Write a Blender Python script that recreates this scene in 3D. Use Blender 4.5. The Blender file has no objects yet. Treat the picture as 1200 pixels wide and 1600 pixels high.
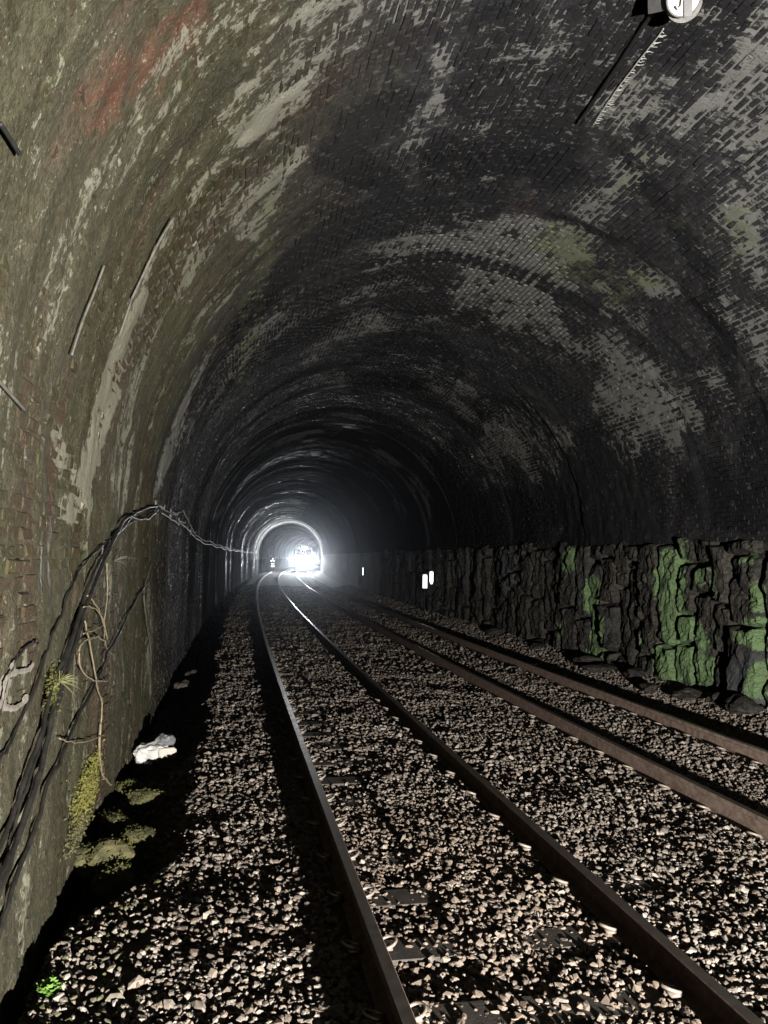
import bpy, math, random
import numpy as np
from mathutils import Vector, Matrix

scene = bpy.context.scene
C = scene.collection
rng = np.random.default_rng(7)
random.seed(7)

# ------------------------------------------------------------ camera
F_PX, PITCH, YAW, ROLL, EYE, RC = 1248.5, .05852, .1938, .01889, 1.99, 1134.5
def ray_dir(x, y, w=1.0):
    c, s = math.cos(ROLL), math.sin(ROLL); x, y = c*x - s*y, s*x + c*y
    d = (x, math.cos(PITCH)*w - y*math.sin(PITCH), math.sin(PITCH)*w + y*math.cos(PITCH))
    c, s = math.cos(YAW), math.sin(YAW)
    return Vector((c*d[0] + s*d[1], -s*d[0] + c*d[1], d[2]))
cd = bpy.data.cameras.new('camera'); cam = bpy.data.objects.new('camera', cd); C.objects.link(cam)
rx, uy, fw = ray_dir(1, 0, 0), ray_dir(0, 1, 0), ray_dir(0, 0, 1)
m = Matrix((rx, uy, -fw)).transposed().to_4x4(); m.translation = (0, 0, EYE)
cam.matrix_world = m
cd.sensor_fit = 'HORIZONTAL'; cd.sensor_width = 36; cd.lens = 36*F_PX/1200
cd.clip_start = .05; cd.clip_end = 2000
scene.camera = cam

# ------------------------------------------------------------ world: night outside the tunnel
world = bpy.data.worlds.new('World'); scene.world = world; world.use_nodes = True
wn = world.node_tree.nodes; wn.clear()
sky = wn.new('ShaderNodeTexSky'); sky.sky_type = 'NISHITA'; sky.sun_disc = False
sky.sun_elevation = math.radians(4); sky.sun_rotation = math.radians(200)
bgn = wn.new('ShaderNodeBackground'); bgn.inputs['Strength'].default_value = .004
wo = wn.new('ShaderNodeOutputWorld')
world.node_tree.links.new(sky.outputs[0], bgn.inputs[0]); world.node_tree.links.new(bgn.outputs[0], wo.inputs[0])

vs = scene.view_settings
vs.view_transform = 'Standard'; vs.look = 'None'; vs.exposure = EXPO = 0.0; vs.gamma = 1; vs.use_curve_mapping = False
scene.render.engine = 'CYCLES'
cy = scene.cycles
cy.use_denoising = True; cy.max_bounces = 5; cy.diffuse_bounces = 0; cy.glossy_bounces = 3
cy.volume_bounces = 1; cy.caustics_reflective = False; cy.caustics_refractive = False
cy.sample_clamp_indirect = 4

# ------------------------------------------------------------ the curved tunnel frame: s along, u across, z up
def W(s, u, z):
    s = np.asarray(s, float); u = np.asarray(u, float); z = np.asarray(z, float)
    a = s/RC
    return np.stack(np.broadcast_arrays(RC-(RC-u)*np.cos(a), (RC-u)*np.sin(a), z), -1)
def W1(s, u, z): return Vector(W(s, u, z).tolist())

LAMP_S, LAMP_U, LAMP_H = -3.6, 2.45, .57
LAMP_W = 10500
lp = bpy.data.lights.new('hand_lamp_light', 'POINT'); lp.energy = LAMP_W; lp.color = (1, .95, .885); lp.shadow_soft_size = .035
lo = bpy.data.objects.new('hand_lamp_light', lp); C.objects.link(lo); lo.location = W1(LAMP_S, LAMP_U, LAMP_H)
STAINS={'P':[[5.465,4.125,37.32,-33.48,69.79,0.72],
[5.715,3.763,24.47,-25.41,56.95,0.72],
[5.922,3.41,22.52,-26.74,64.75,0.72],
[5.756,2.999,48.55,-62.35,157.4,0.72],
[5.596,3.951,13.34,-1.282,16.76,0.72],
[5.826,3.592,11.66,-3.653,17.98,0.72],
[5.851,3.206,24.38,-17.02,29.16,0.72],
[5.243,3.111,180.5,-199.6,453.9,0.8],
[5.254,2.86,199.8,-236.6,565.6,0.8],
[5.245,2.742,307.8,-369.5,909.0,0.8],
[5.253,2.987,102.0,-17.5,49.95,0.8],
[5.251,2.801,170.7,-107.1,245.2,0.8],
[6.679,3.473,9.289,-12.38,33.37,0.9],
[7.354,3.287,6.005,-9.329,28.43,0.9],
[7.777,3.089,10.06,-17.48,58.31,0.9],
[7.005,3.385,3.726,-3.833,18.07,0.9],
[7.564,3.192,5.327,-7.31,27.63,0.9],
[5.638,4.554,64.74,-53.75,113.0,0.8],
[5.89,4.959,75.47,-59.39,128.9,0.8],
[6.282,5.147,109.0,-87.69,201.8,0.8],
[6.58,5.101,67.39,-58.03,138.6,0.8],
[5.769,4.756,67.74,-45.35,50.23,0.8],
[6.081,5.051,55.76,-73.7,157.9,0.8],
[6.428,5.124,29.48,-15.1,110.4,0.8],
[6.852,5.178,45.25,-40.13,99.18,0.7],
[8.075,5.15,31.99,-34.27,98.04,0.7],
[8.561,5.109,49.72,-57.06,172.5,0.7],
[7.418,5.165,2.15,-0.8387,62.08,0.7],
[8.311,5.13,11.79,-8.861,83.38,0.7],
[6.986,2.455,18.12,-33.48,115.8,0.9],
[7.246,2.288,25.53,-51.26,192.8,0.9],
[7.117,2.374,10.41,-10.14,59.35,0.9],
[10.31,2.45,12.22,-33.67,172.9,0.8],
[10.69,1.957,8.083,-26.52,164.8,0.8],
[11.17,1.383,5.937,-23.64,195.5,0.8],
[10.79,0.5308,4.643,-19.47,280.3,0.8],
[10.54,2.216,3.86,0.828,12.24,0.8],
[11.0,1.686,2.823,1.052,9.593,0.8],
[11.17,0.9665,3.223,-1.872,5.407,0.8],
[11.9,4.106,2.266,-4.729,20.88,0.65],
[12.99,3.417,0.9078,-2.456,13.0,0.65],
[14.54,2.983,0.8216,-2.777,17.91,0.65],
[15.31,2.402,0.7939,-3.281,25.72,0.65],
[12.49,3.79,0.608,-0.2741,4.435,0.65],
[13.76,3.218,0.415,-0.6967,6.939,0.65],
[14.99,2.711,0.4256,-0.6926,6.96,0.65],
[16.73,4.803,2.455,-6.145,36.31,0.8],
[15.88,5.414,3.512,-7.26,39.53,0.8],
[15.4,6.135,4.595,-7.83,41.21,0.8],
[15.02,6.832,8.202,-11.61,61.17,0.8],
[14.51,7.344,7.008,-8.49,44.94,0.8],
[16.35,5.125,1.304,0.3778,7.217,0.8],
[15.69,5.791,2.217,0.3077,5.736,0.8],
[15.26,6.496,3.688,0.679,6.422,0.8],
[14.78,7.096,4.278,1.585,11.46,0.8],
[12.06,7.987,0.2691,-0.2292,1.106,1.0],
[12.1,9.386,0.3794,-0.22,1.375,1.0],
[12.2,8.706,0.3254,-0.3081,1.695,1.0],
[12.01,7.742,0.5989,-0.5399,2.516,0.85],
[13.83,7.651,0.7875,-0.8447,4.408,0.85],
[12.68,8.741,0.7787,-0.5738,3.253,0.85],
[12.27,9.636,0.938,-0.5095,3.428,0.85],
[12.14,10.53,1.267,-0.4878,4.311,0.85],
[11.38,11.41,6.9,-1.583,20.21,0.85],
[12.86,7.7,0.8994,-0.9237,3.524,0.85],
[13.32,8.232,0.5626,-0.08708,1.955,0.85],
[12.52,9.203,0.8534,-0.5657,3.421,0.85],
[12.25,10.09,1.08,-0.5211,3.944,0.85],
[11.79,10.99,2.089,0.6861,3.887,0.85],
[10.53,8.097,1.004,-0.7172,3.147,1.0],
[10.55,7.7,2.154,-1.704,7.094,1.0],
[10.62,8.242,1.422,-0.9877,4.46,0.85],
[10.48,9.055,2.49,-1.363,7.08,0.85],
[9.866,9.241,4.079,-1.977,10.25,0.85],
[10.58,8.658,1.784,-0.9121,4.623,0.85],
[10.17,9.151,5.323,-4.091,11.29,0.85],
[7.908,7.838,8.482,-4.69,15.97,0.85],
[8.69,7.851,6.084,-3.733,13.64,0.85],
[9.533,7.733,5.548,-3.889,15.0,0.85],
[8.283,7.844,5.512,-3.264,14.27,0.85],
[9.095,7.795,3.847,-2.012,12.63,0.85],
[9.8,6.943,3.569,-3.124,11.31,0.6],
[9.701,7.351,6.654,-5.219,19.49,0.6],
[9.76,7.15,5.055,-4.805,17.11,0.6],
[6.171,7.941,34.29,-13.79,40.68,0.9],
[6.6,7.909,45.92,-20.13,61.63,0.9],
[7.119,7.823,29.12,-14.28,45.2,0.9],
[6.379,7.926,16.83,-5.373,43.8,0.9],
[6.852,7.868,11.02,-0.3096,41.88,0.9],
[6.246,7.092,204.0,-101.0,267.5,0.8],
[6.766,7.129,108.9,-59.16,165.1,0.8],
[7.27,7.121,84.77,-50.24,147.2,0.8],
[6.497,7.11,13.9,-18.71,183.6,0.8],
[7.01,7.125,12.81,-5.738,127.4,0.8],
[8.859,9.394,4.601,-1.888,9.419,0.75],
[8.053,9.156,11.22,-4.438,19.65,0.75],
[8.613,9.86,6.792,-2.323,12.89,0.75],
[9.294,10.0,7.15,-2.53,15.41,0.75],
[8.441,9.271,5.752,-3.08,13.3,0.75],
[8.342,9.502,8.139,-4.973,9.397,0.75],
[8.943,9.931,7.514,-2.365,14.03,0.75],
[10.16,10.91,10.11,-2.711,24.58,0.8],
[10.08,11.64,26.28,-4.578,61.52,0.8],
[10.34,12.37,33.23,-2.894,80.27,0.8],
[10.14,11.28,14.79,0.906,6.266,0.8],
[10.23,12.0,28.64,-9.583,9.367,0.8],
[11.8,11.22,9.014,-2.399,28.3,0.7],
[12.21,11.95,26.34,-4.232,86.02,0.7],
[12.64,12.81,47.96,-1.508,164.3,0.7],
[12.03,11.58,13.63,-6.972,9.637,0.7],
[12.46,12.38,32.58,-16.05,12.41,0.7],
[20.15,7.468,0.6029,-0.9997,7.35,0.7],
[18.74,8.349,0.6388,-0.7897,5.958,0.7],
[18.79,9.946,1.233,-0.938,9.906,0.7],
[18.69,10.95,1.643,-0.8016,12.32,0.7],
[18.0,11.64,4.366,-1.317,29.67,0.7],
[19.51,7.934,0.4163,-0.04808,3.016,0.7],
[18.99,9.172,0.7657,-0.1555,1.291,0.7],
[18.82,10.46,1.335,-0.1598,3.191,0.7],
[18.38,11.31,2.171,1.093,6.959,0.7],
[22.81,9.82,1.611,-1.558,19.18,0.5],
[22.15,11.51,4.444,-1.798,45.31,0.5],
[22.76,10.69,2.238,0.8257,1.448,0.5],
[26.39,7.349,0.6877,-1.531,14.92,0.5],
[29.66,8.606,0.7329,-1.334,17.02,0.5],
[31.09,10.63,0.7195,-0.6702,15.34,0.5],
[28.16,7.964,0.6783,-1.722,6.44,0.5],
[30.94,9.632,0.6692,-0.498,1.16,0.5],
[23.83,4.808,0.4453,-1.569,13.64,0.5],
[22.09,5.644,0.7428,-2.032,15.61,0.5],
[20.74,6.368,2.171,-4.755,34.1,0.5],
[23.06,5.257,0.2738,0.02837,3.57,0.5],
[21.48,6.028,0.5978,0.2806,5.183,0.5],
[11.5,5.933,2.162,-2.844,11.27,0.45],
[12.57,5.739,1.482,-2.241,9.645,0.45],
[13.81,5.499,1.31,-2.307,10.9,0.45],
[12.02,5.841,1.68,-2.302,9.991,0.45],
[13.17,5.626,1.152,-1.711,8.926,0.45],
[6.09,1.556,47.58,-97.4,401.2,1.3],
[6.157,1.209,21.5,-49.09,242.7,1.3],
[6.18,0.9606,11.67,-28.25,163.2,1.3],
[6.07,0.7399,10.56,-25.69,171.5,1.3],
[5.983,0.4402,8.832,-20.6,179.6,1.3],
[5.673,0.1331,6.94,-12.86,161.0,1.3],
[5.301,-0.1038,13.28,-13.9,304.9,1.3],
[6.14,1.387,16.2,-2.911,25.44,1.3],
[6.178,1.087,10.29,-9.012,50.93,1.3],
[6.132,0.8503,9.352,-14.72,79.18,1.3],
[6.041,0.5906,7.599,-6.818,39.68,1.3],
[5.839,0.2837,7.294,-9.567,46.57,1.3],
[5.485,0.01069,9.343,-14.85,81.77,1.3],
[4.85,0.3535,49.17,-86.07,673.0,1.0],
[5.115,0.1983,35.5,-60.19,613.1,1.0],
[5.966,-0.02231,33.72,-48.83,894.5,1.0],
[4.982,0.2783,23.98,21.85,140.5,1.0],
[5.515,0.09722,13.64,45.4,215.4,1.0],
[3.451,1.171,343.6,-402.7,1154.0,0.6],
[3.072,1.597,682.9,-621.1,1307.0,0.6],
[3.092,1.471,337.9,-333.1,730.8,0.6],
[3.265,1.401,137.6,117.2,117.7,0.6],
[3.083,1.535,270.3,-52.64,179.5,0.6],
[2.806,1.387,1227.0,-996.0,2194.0,1.1],
[5.065,2.27,377.7,-490.1,1318.0,1.0],
[5.318,2.16,298.9,-424.8,1233.0,1.0],
[5.19,2.217,57.99,69.09,282.2,1.0],
[6.946,-0.3868,33.04,8.678,1249.0,0.8],
[7.127,-0.8203,35.73,83.49,1208.0,0.8],
[7.035,-0.6011,32.33,14.0,23.6,0.8],
[6.973,-1.701,84.76,257.3,1285.0,0.9],
[7.139,-2.104,110.2,314.9,1243.0,0.9],
[7.209,-2.388,133.6,357.6,1228.0,0.9],
[7.055,-1.9,39.64,21.12,30.89,0.9],
[7.174,-2.246,37.63,20.92,48.84,0.9],
[10.48,-0.6321,6.891,16.38,582.2,0.7],
[10.76,-1.462,8.521,42.11,397.4,0.7],
[10.67,-2.1,15.76,68.74,409.6,0.7],
[10.62,-1.042,5.323,2.142,5.636,0.7],
[10.72,-1.783,4.125,0.4815,7.887,0.7],
[35.71,1.908,0.2407,-2.014,49.07,1.0],
[31.02,1.193,0.2747,-2.375,65.79,1.0],
[33.52,1.538,0.2465,-1.712,18.06,1.0]],'G':[[10.53,8.097,2.258,-1.613,7.078,0.9],
[10.4,7.736,4.049,-3.123,12.91,0.9],
[10.68,8.941,4.099,-2.367,12.18,0.9],
[9.843,9.111,12.48,-6.256,31.45,0.9],
[10.62,8.348,3.767,-1.221,2.629,0.9],
[10.25,9.029,3.807,-0.6762,15.84,0.9],
[7.587,2.029,5.562,-12.7,54.25,0.75],
[8.691,2.023,2.314,-6.093,29.93,0.75],
[9.164,1.276,1.157,-3.932,28.05,0.75],
[9.07,0.8127,1.428,-5.208,49.32,0.75],
[8.102,2.027,2.635,-6.422,34.32,0.75],
[9.027,1.676,0.7806,-0.4489,4.865,0.75],
[9.164,1.049,0.9608,-2.037,15.88,0.75],
[6.509,4.647,16.15,-15.46,36.76,0.7],
[3.141,1.562,60.09,-60.77,128.0,0.6],
[3.185,1.478,107.3,-112.3,249.7,0.6],
[3.164,1.521,110.4,-137.8,275.8,0.6],
[4.443,0.2209,98.94,-139.4,1197.0,1.3],
[4.435,0.1689,124.9,-162.9,1517.0,1.3],
[4.439,0.1949,108.4,-127.9,1120.0,1.3],
[4.401,2.489,111.2,-122.7,266.6,0.8],
[8.768,3.262,8.316,-15.63,57.0,0.7],
[7.962,3.406,16.12,-26.32,85.19,0.7],
[16.38,2.982,0.632,-2.397,17.54,0.7],
[13.93,3.448,1.179,-3.392,19.2,0.7],
[8.349,3.338,3.231,-2.333,31.04,0.7],
[10.8,3.281,0.08215,0.6693,17.11,0.7],
[15.11,3.241,0.2622,-0.1452,6.179,0.7],
[6.853,-0.01993,1.407,-2.561,53.3,0.8],
[7.108,-0.3327,1.113,-0.05265,50.0,0.8],
[4.313,-0.4162,40.91,12.48,626.5,0.8],
[6.978,-0.1736,1.191,-0.4256,32.19,0.8],
[5.36,-0.3851,0.5877,-4.303,160.6,0.8],
[7.807,7.78,21.05,-11.62,38.9,0.6],
[8.475,7.907,23.79,-13.95,50.51,0.6],
[8.452,9.383,9.622,-3.755,18.11,0.6],
[7.845,9.176,22.83,-8.695,38.08,0.6],
[8.129,7.842,9.611,-9.947,43.37,0.6],
[8.555,8.667,12.12,-0.1,1.497,0.6],
[8.14,9.277,10.53,-6.599,25.41,0.6],
[11.75,-2.367,1.231,5.53,31.56,0.8],
[12.68,-2.238,1.661,8.315,54.75,0.8],
[10.52,-2.313,3.765,15.4,80.63,0.8],
[12.2,-2.305,1.333,6.285,38.69,0.8],
[11.5,-2.28,0.5403,2.103,23.18,0.8],
[6.43,-2.047,7.796,21.05,76.83,1.3],
[6.482,-2.275,10.93,27.88,90.52,1.3],
[6.456,-2.16,8.317,21.02,71.99,1.3],
[5.129,-1.113,8.004,18.72,118.9,0.9]],'R':[[3.723,1.673,26.02,-30.87,73.52,0.8],
[3.924,1.992,14.5,-16.59,36.98,0.8],
[4.068,2.263,22.38,-24.5,52.05,0.8],
[4.083,2.543,44.03,-44.39,88.11,0.8],
[3.828,1.831,19.15,-22.77,53.23,0.8],
[4.0,2.127,20.29,-27.84,68.02,0.8],
[4.081,2.405,25.7,-21.76,44.08,0.8],
[4.056,0.541,36.91,-57.8,306.8,0.7],
[4.04,0.4743,58.47,-88.79,503.3,0.7],
[4.048,0.5076,54.9,-127.6,740.5,0.7],
[9.736,7.097,7.477,-6.258,22.85,0.5]],'D':[[9.353,6.446,2.86,-2.672,8.969,1.1],
[9.907,5.575,2.758,-3.358,11.54,1.1],
[9.722,4.656,3.104,-4.595,15.89,1.1],
[9.986,4.131,3.227,-5.579,20.63,1.1],
[10.46,3.661,3.916,-7.983,32.66,1.1],
[10.78,3.34,6.297,-14.36,63.65,1.1],
[11.48,2.977,8.288,-22.11,111.9,1.1],
[9.677,6.036,1.69,-0.2638,3.292,1.1],
[9.884,5.13,2.24,-1.498,4.378,1.1],
[9.88,4.404,2.208,-2.161,9.119,1.1],
[10.24,3.907,1.916,-1.568,9.652,1.1],
[10.63,3.506,2.977,-3.828,20.74,1.1],
[11.14,3.168,2.324,0.1837,16.71,1.1],
[6.231,5.648,4.959,-3.544,8.138,0.9],
[7.212,5.744,2.962,-2.443,6.359,0.9],
[8.21,6.596,3.009,-2.348,7.138,0.9],
[8.486,5.707,2.33,-2.325,6.958,0.9],
[6.689,5.693,3.963,-3.025,7.264,0.9],
[7.716,6.158,2.907,-2.462,6.311,0.9],
[8.393,6.172,2.018,-0.8537,3.413,0.9],
[7.165,4.387,6.424,-7.306,19.21,0.9],
[6.966,4.752,7.773,-7.828,19.72,0.9],
[7.441,4.146,7.525,-9.469,26.27,0.9],
[8.816,5.004,4.886,-5.993,18.61,0.9],
[7.074,4.575,6.281,-5.96,16.15,0.9],
[7.224,4.467,3.505,-0.3772,6.139,0.9],
[8.125,4.558,5.767,-8.556,17.07,0.9],
[17.78,6.997,0.2182,-0.3555,2.228,1.2],
[16.44,7.293,0.6932,-0.972,5.76,1.2],
[17.6,8.035,0.5893,-0.74,5.042,1.2],
[19.97,6.427,0.4428,-0.9233,6.366,1.2],
[17.05,7.66,0.6363,-0.7909,6.895,1.2],
[19.0,7.321,0.2592,0.1924,1.255,1.2],
[18.45,9.58,0.8934,-0.758,7.129,1.0],
[17.25,9.89,1.695,-1.206,11.59,1.0],
[16.9,10.88,0.8614,-0.3956,5.344,1.0],
[17.21,12.41,0.4739,-0.05502,2.918,1.0],
[14.66,11.24,1.152,-0.3776,5.391,1.0],
[14.16,11.97,0.618,-0.112,2.66,1.0],
[14.3,12.97,0.6051,-0.001104,2.627,1.0],
[16.72,13.3,0.9426,0.07416,5.495,1.0],
[17.84,9.741,1.222,-0.9485,9.015,1.0],
[17.15,10.4,1.061,-0.06048,3.177,1.0],
[17.21,11.65,0.607,-0.141,1.426,1.0],
[15.92,11.79,0.5363,-0.6572,2.715,1.0],
[14.44,11.61,0.8643,-0.4834,5.038,1.0],
[14.28,12.47,0.6041,-0.04854,3.333,1.0],
[15.43,13.12,0.5351,-0.1067,3.483,1.0],
[24.25,10.36,0.211,-0.1762,2.736,1.0],
[24.93,12.13,0.0732,-0.01749,0.9343,1.0],
[20.88,12.71,0.1464,-0.006964,1.307,1.0],
[24.91,11.25,0.1117,-0.05554,1.062,1.0],
[22.76,12.45,0.1532,-0.09156,1.237,1.0],
[11.44,12.57,1.347,-0.08968,3.905,0.9],
[10.4,12.93,2.958,-0.05398,7.224,0.9],
[9.725,11.51,10.11,-1.861,22.35,0.9],
[7.449,7.504,115.8,-63.96,200.8,0.9],
[10.91,12.76,2.208,-0.3002,5.462,0.9],
[10.13,12.21,4.762,-2.051,2.507,0.9],
[9.076,9.4,22.9,-14.18,8.98,0.9],
[11.13,8.265,29.93,-21.57,101.7,0.45],
[9.413,8.627,6.28,-3.441,15.16,0.45],
[8.258,8.471,13.09,-6.451,25.19,0.45],
[7.292,8.643,15.29,-6.236,23.21,0.45],
[10.21,8.461,1.558,3.04,19.32,0.45],
[8.802,8.545,3.013,-3.232,19.14,0.45],
[7.751,8.562,3.373,1.138,18.94,0.45],
[6.31,6.514,5.296,-3.118,7.672,1.0],
[5.877,7.353,10.53,-4.642,12.06,1.0],
[6.012,6.719,14.4,-7.615,18.5,1.0],
[7.102,6.497,3.476,-2.356,6.332,1.0],
[8.421,6.91,2.855,-2.128,6.781,1.0],
[6.116,6.956,4.733,0.1742,3.583,1.0],
[5.959,7.044,9.92,-1.759,6.989,1.0],
[6.521,6.617,2.314,-0.431,7.483,1.0],
[7.716,6.691,2.645,-2.199,6.524,1.0],
[4.894,2.799,24.19,-27.68,61.92,0.45],
[4.978,2.475,26.3,-33.69,82.64,0.45],
[4.984,2.119,30.79,-43.83,119.2,0.45],
[5.003,1.795,37.83,-59.38,181.5,0.45],
[4.944,2.641,15.07,-9.022,25.42,0.45],
[4.992,2.3,17.05,-9.668,25.47,0.45],
[5.004,1.96,19.22,-9.626,29.95,0.45],
[20.45,-0.8763,0.01006,0.06516,2.481,0.6],
[31.21,0.08043,0.00426,-0.02437,1.859,0.6],
[46.47,-2.595,0.003506,0.04137,0.8461,0.6],
[24.94,-0.5004,0.0061,0.02454,2.474,0.6],
[37.92,-1.005,0.002706,0.01866,0.6059,0.6]],'M':[[16.69,10.03,0.8616,-0.5635,5.474,1.2],
[16.29,10.98,0.7725,-0.3249,4.45,1.2],
[16.28,12.04,0.5785,-0.1102,3.225,1.2],
[14.49,11.67,0.8818,-0.2125,3.984,1.2],
[14.77,12.69,0.5363,-0.02777,2.474,1.2],
[16.7,13.02,0.5332,0.009175,3.095,1.2],
[13.59,13.23,2.026,0.08281,8.01,1.2],
[16.55,10.51,0.7679,-0.1946,3.345,1.2],
[16.36,11.51,0.6522,-0.1541,2.911,1.2],
[15.34,11.85,0.8864,-0.01385,3.713,1.2],
[14.69,12.18,0.6706,-0.09661,3.167,1.2],
[15.68,12.85,0.7564,0.1811,2.903,1.2],
[15.0,13.13,0.3594,0.232,4.862,1.2],
[9.164,1.276,0.3131,-1.066,7.601,0.9],
[9.673,2.062,0.6539,-1.899,10.27,0.9],
[10.41,0.4985,0.1606,-0.6611,9.482,0.9],
[9.532,1.676,0.3902,-1.082,6.43,0.9],
[10.61,1.378,0.1473,-0.06266,1.121,0.9],
[7.371,3.205,3.25,-5.179,16.04,0.4]],'S':[[11.56,7.58,0.4961,-0.4468,1.979,1.0],
[13.24,7.47,0.5795,-0.6204,3.056,1.0],
[12.39,8.482,0.5754,-0.4438,2.359,1.0],
[11.53,6.44,1.312,-1.542,6.224,1.0],
[12.35,7.528,1.019,-1.105,3.106,1.0],
[12.88,8.004,0.5202,-0.3741,2.203,1.0],
[12.23,7.487,0.7333,-0.416,0.9989,1.0]]}
PATHS={'cable_a':[(10.772,-0.941,2.628),(8.634,-0.949,2.428),(6.916,-0.95,2.096),(6.037,-0.95,1.851),(5.454,-0.95,1.534),(4.993,-0.95,1.293),(4.557,-0.95,1.053),(4.173,-0.95,0.845),(3.87,-0.95,0.694),(3.528,-0.95,0.563)],'cable_b':[(10.717,-0.934,2.574),(9.176,-0.94,2.372),(7.805,-0.94,2.335),(7.013,-0.94,2.152),(6.392,-0.94,1.916),(5.833,-0.94,1.678),(5.309,-0.94,1.367),(4.907,-0.94,1.124),(4.519,-0.94,0.862),(4.141,-0.94,0.66),(3.854,-0.94,0.562),(3.511,-0.94,0.446)],'cable_c':[(10.981,-0.96,2.64),(7.048,-0.97,2.136),(5.757,-0.97,1.921),(5.247,-0.97,1.748),(5.082,-0.97,1.622),(4.769,-0.97,1.467),(4.433,-0.97,1.291),(4.087,-0.97,1.137),(3.884,-0.97,1.068),(3.614,-0.97,0.991)],'cable_d':[(9.815,-0.96,1.644),(8.749,-0.96,1.46),(7.812,-0.96,1.279),(6.887,-0.96,1.13),(6.172,-0.96,0.966),(5.493,-0.96,0.816),(4.954,-0.96,0.697),(4.529,-0.96,0.532),(4.123,-0.96,0.371),(3.839,-0.96,0.215)],'cable_e':[(5.125,-0.97,1.142),(4.638,-0.97,0.951),(4.328,-0.97,0.786),(4.117,-0.97,0.639),(3.831,-0.97,0.49)],'cable_f':[(5.753,-0.96,1.682),(5.19,-0.96,1.304),(5.13,-0.96,1.141),(4.827,-0.96,0.925),(4.369,-0.96,0.679),(3.945,-0.96,0.472),(3.682,-0.96,0.343)],'cable_thin':[(4.503,-0.98,1.529),(4.124,-0.98,1.492),(3.95,-0.98,1.397),(3.903,-0.98,1.305),(3.803,-0.98,1.184)],'crack':[(5.329,-0.98,1.612),(4.723,-0.98,1.542),(4.176,-0.98,1.532),(4.015,-0.98,1.461)],'run1':[(10.668,-0.931,2.621),(11.949,-0.931,2.627),(13.403,-0.93,2.645),(15.114,-0.914,2.816),(17.284,-0.914,2.817),(23.704,-0.914,2.82),(38.834,-0.93,2.639),(54.145,-0.939,2.443)],'run2':[(10.791,-0.915,2.546),(12.745,-0.916,2.533),(14.747,-0.915,2.553),(17.27,-0.917,2.519),(21.599,-0.909,2.659),(35.159,-0.918,2.492),(53.805,-0.92,2.271)],'root_a':[(5.812,-0.95,1.701),(6.177,-0.95,1.614),(6.571,-0.95,1.466),(6.708,-0.95,1.303),(6.292,-0.95,1.37),(5.714,-0.95,1.384),(5.643,-0.95,1.286),(5.809,-0.95,1.178),(6.224,-0.95,1.064),(7.045,-0.95,0.919)],'root_b':[(5.778,-0.95,1.529),(5.963,-0.95,1.38),(6.234,-0.95,1.142),(6.486,-0.95,0.937),(6.672,-0.95,0.807),(6.677,-0.95,0.656)],'root_c':[(5.541,-0.93,1.639),(5.972,-0.93,1.604),(6.368,-0.93,1.501),(6.67,-0.93,1.307)],'root_d':[(6.755,-0.97,1.913),(6.89,-0.97,1.649),(6.779,-0.97,1.424),(6.922,-0.97,1.255),(7.361,-0.97,1.098)],'root_e':[(5.076,-0.95,0.888),(5.557,-0.95,0.76),(6.189,-0.95,0.631),(6.978,-0.95,0.502)],'root_f':[(5.689,-0.94,1.451),(6.074,-0.94,1.437),(6.513,-0.94,1.431)],'drip_line':[(10.328,-0.96,1.881),(9.683,-0.96,1.627),(9.701,-0.96,1.366),(10.352,-0.96,0.93),(10.796,-0.96,0.556)],'drip_low':[(6.746,-0.96,0.643),(6.765,-0.96,0.438),(6.943,-0.96,0.242),(7.146,-0.96,0.111),(7.688,-0.96,-0.109)],'rod_a':[(5.626,-0.439,4.336),(5.614,-0.527,4.163),(5.643,-0.617,3.963),(5.636,-0.702,3.742)],'rod_a2':[(5.726,-0.714,3.769),(5.77,-0.761,3.629),(5.788,-0.802,3.494)],'rod_b':[(4.694,-0.74,3.629),(4.692,-0.786,3.476),(4.644,-0.833,3.292),(4.595,-0.876,3.077)],'rod_c':[(2.851,-0.804,3.448),(2.961,-0.802,3.457),(3.087,-0.8,3.462)],'rod_d':[(3.439,-0.936,2.687),(3.673,-0.938,2.666),(3.928,-0.94,2.644)],'mark_1':[(4.41,-0.97,1.418),(4.307,-0.97,1.4),(4.131,-0.97,1.415),(3.983,-0.97,1.419),(3.956,-0.97,1.382),(3.931,-0.97,1.343),(3.906,-0.97,1.304),(3.997,-0.97,1.27),(4.126,-0.97,1.246),(4.259,-0.97,1.247),(4.303,-0.97,1.28)],'mark_2':[(4.006,-0.97,1.477),(4.034,-0.97,1.444),(3.983,-0.97,1.419)],'spray':[(4.931,-0.96,1.244)],'moss':[(6.304,-0.98,0.337),(6.332,-0.98,0.212),(6.225,-0.98,0.106),(6.431,-0.98,0.374)],'hook':[(10.82,-0.964,2.714),(11.44,-0.974,2.579),(15.299,-0.95,2.849),(19.488,-0.945,2.895),(25.338,-0.906,3.138),(13.787,-0.975,2.545)],'lime_line':[(6.053,3.535,6.578),(6.361,3.545,6.578),(6.801,3.556,6.577),(7.177,3.579,6.575),(7.586,3.616,6.572)],'crown_cable':[(5.958,3.334,6.569),(6.669,3.391,6.568),(7.55,3.442,6.566),(8.215,3.475,6.564)]}
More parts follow.
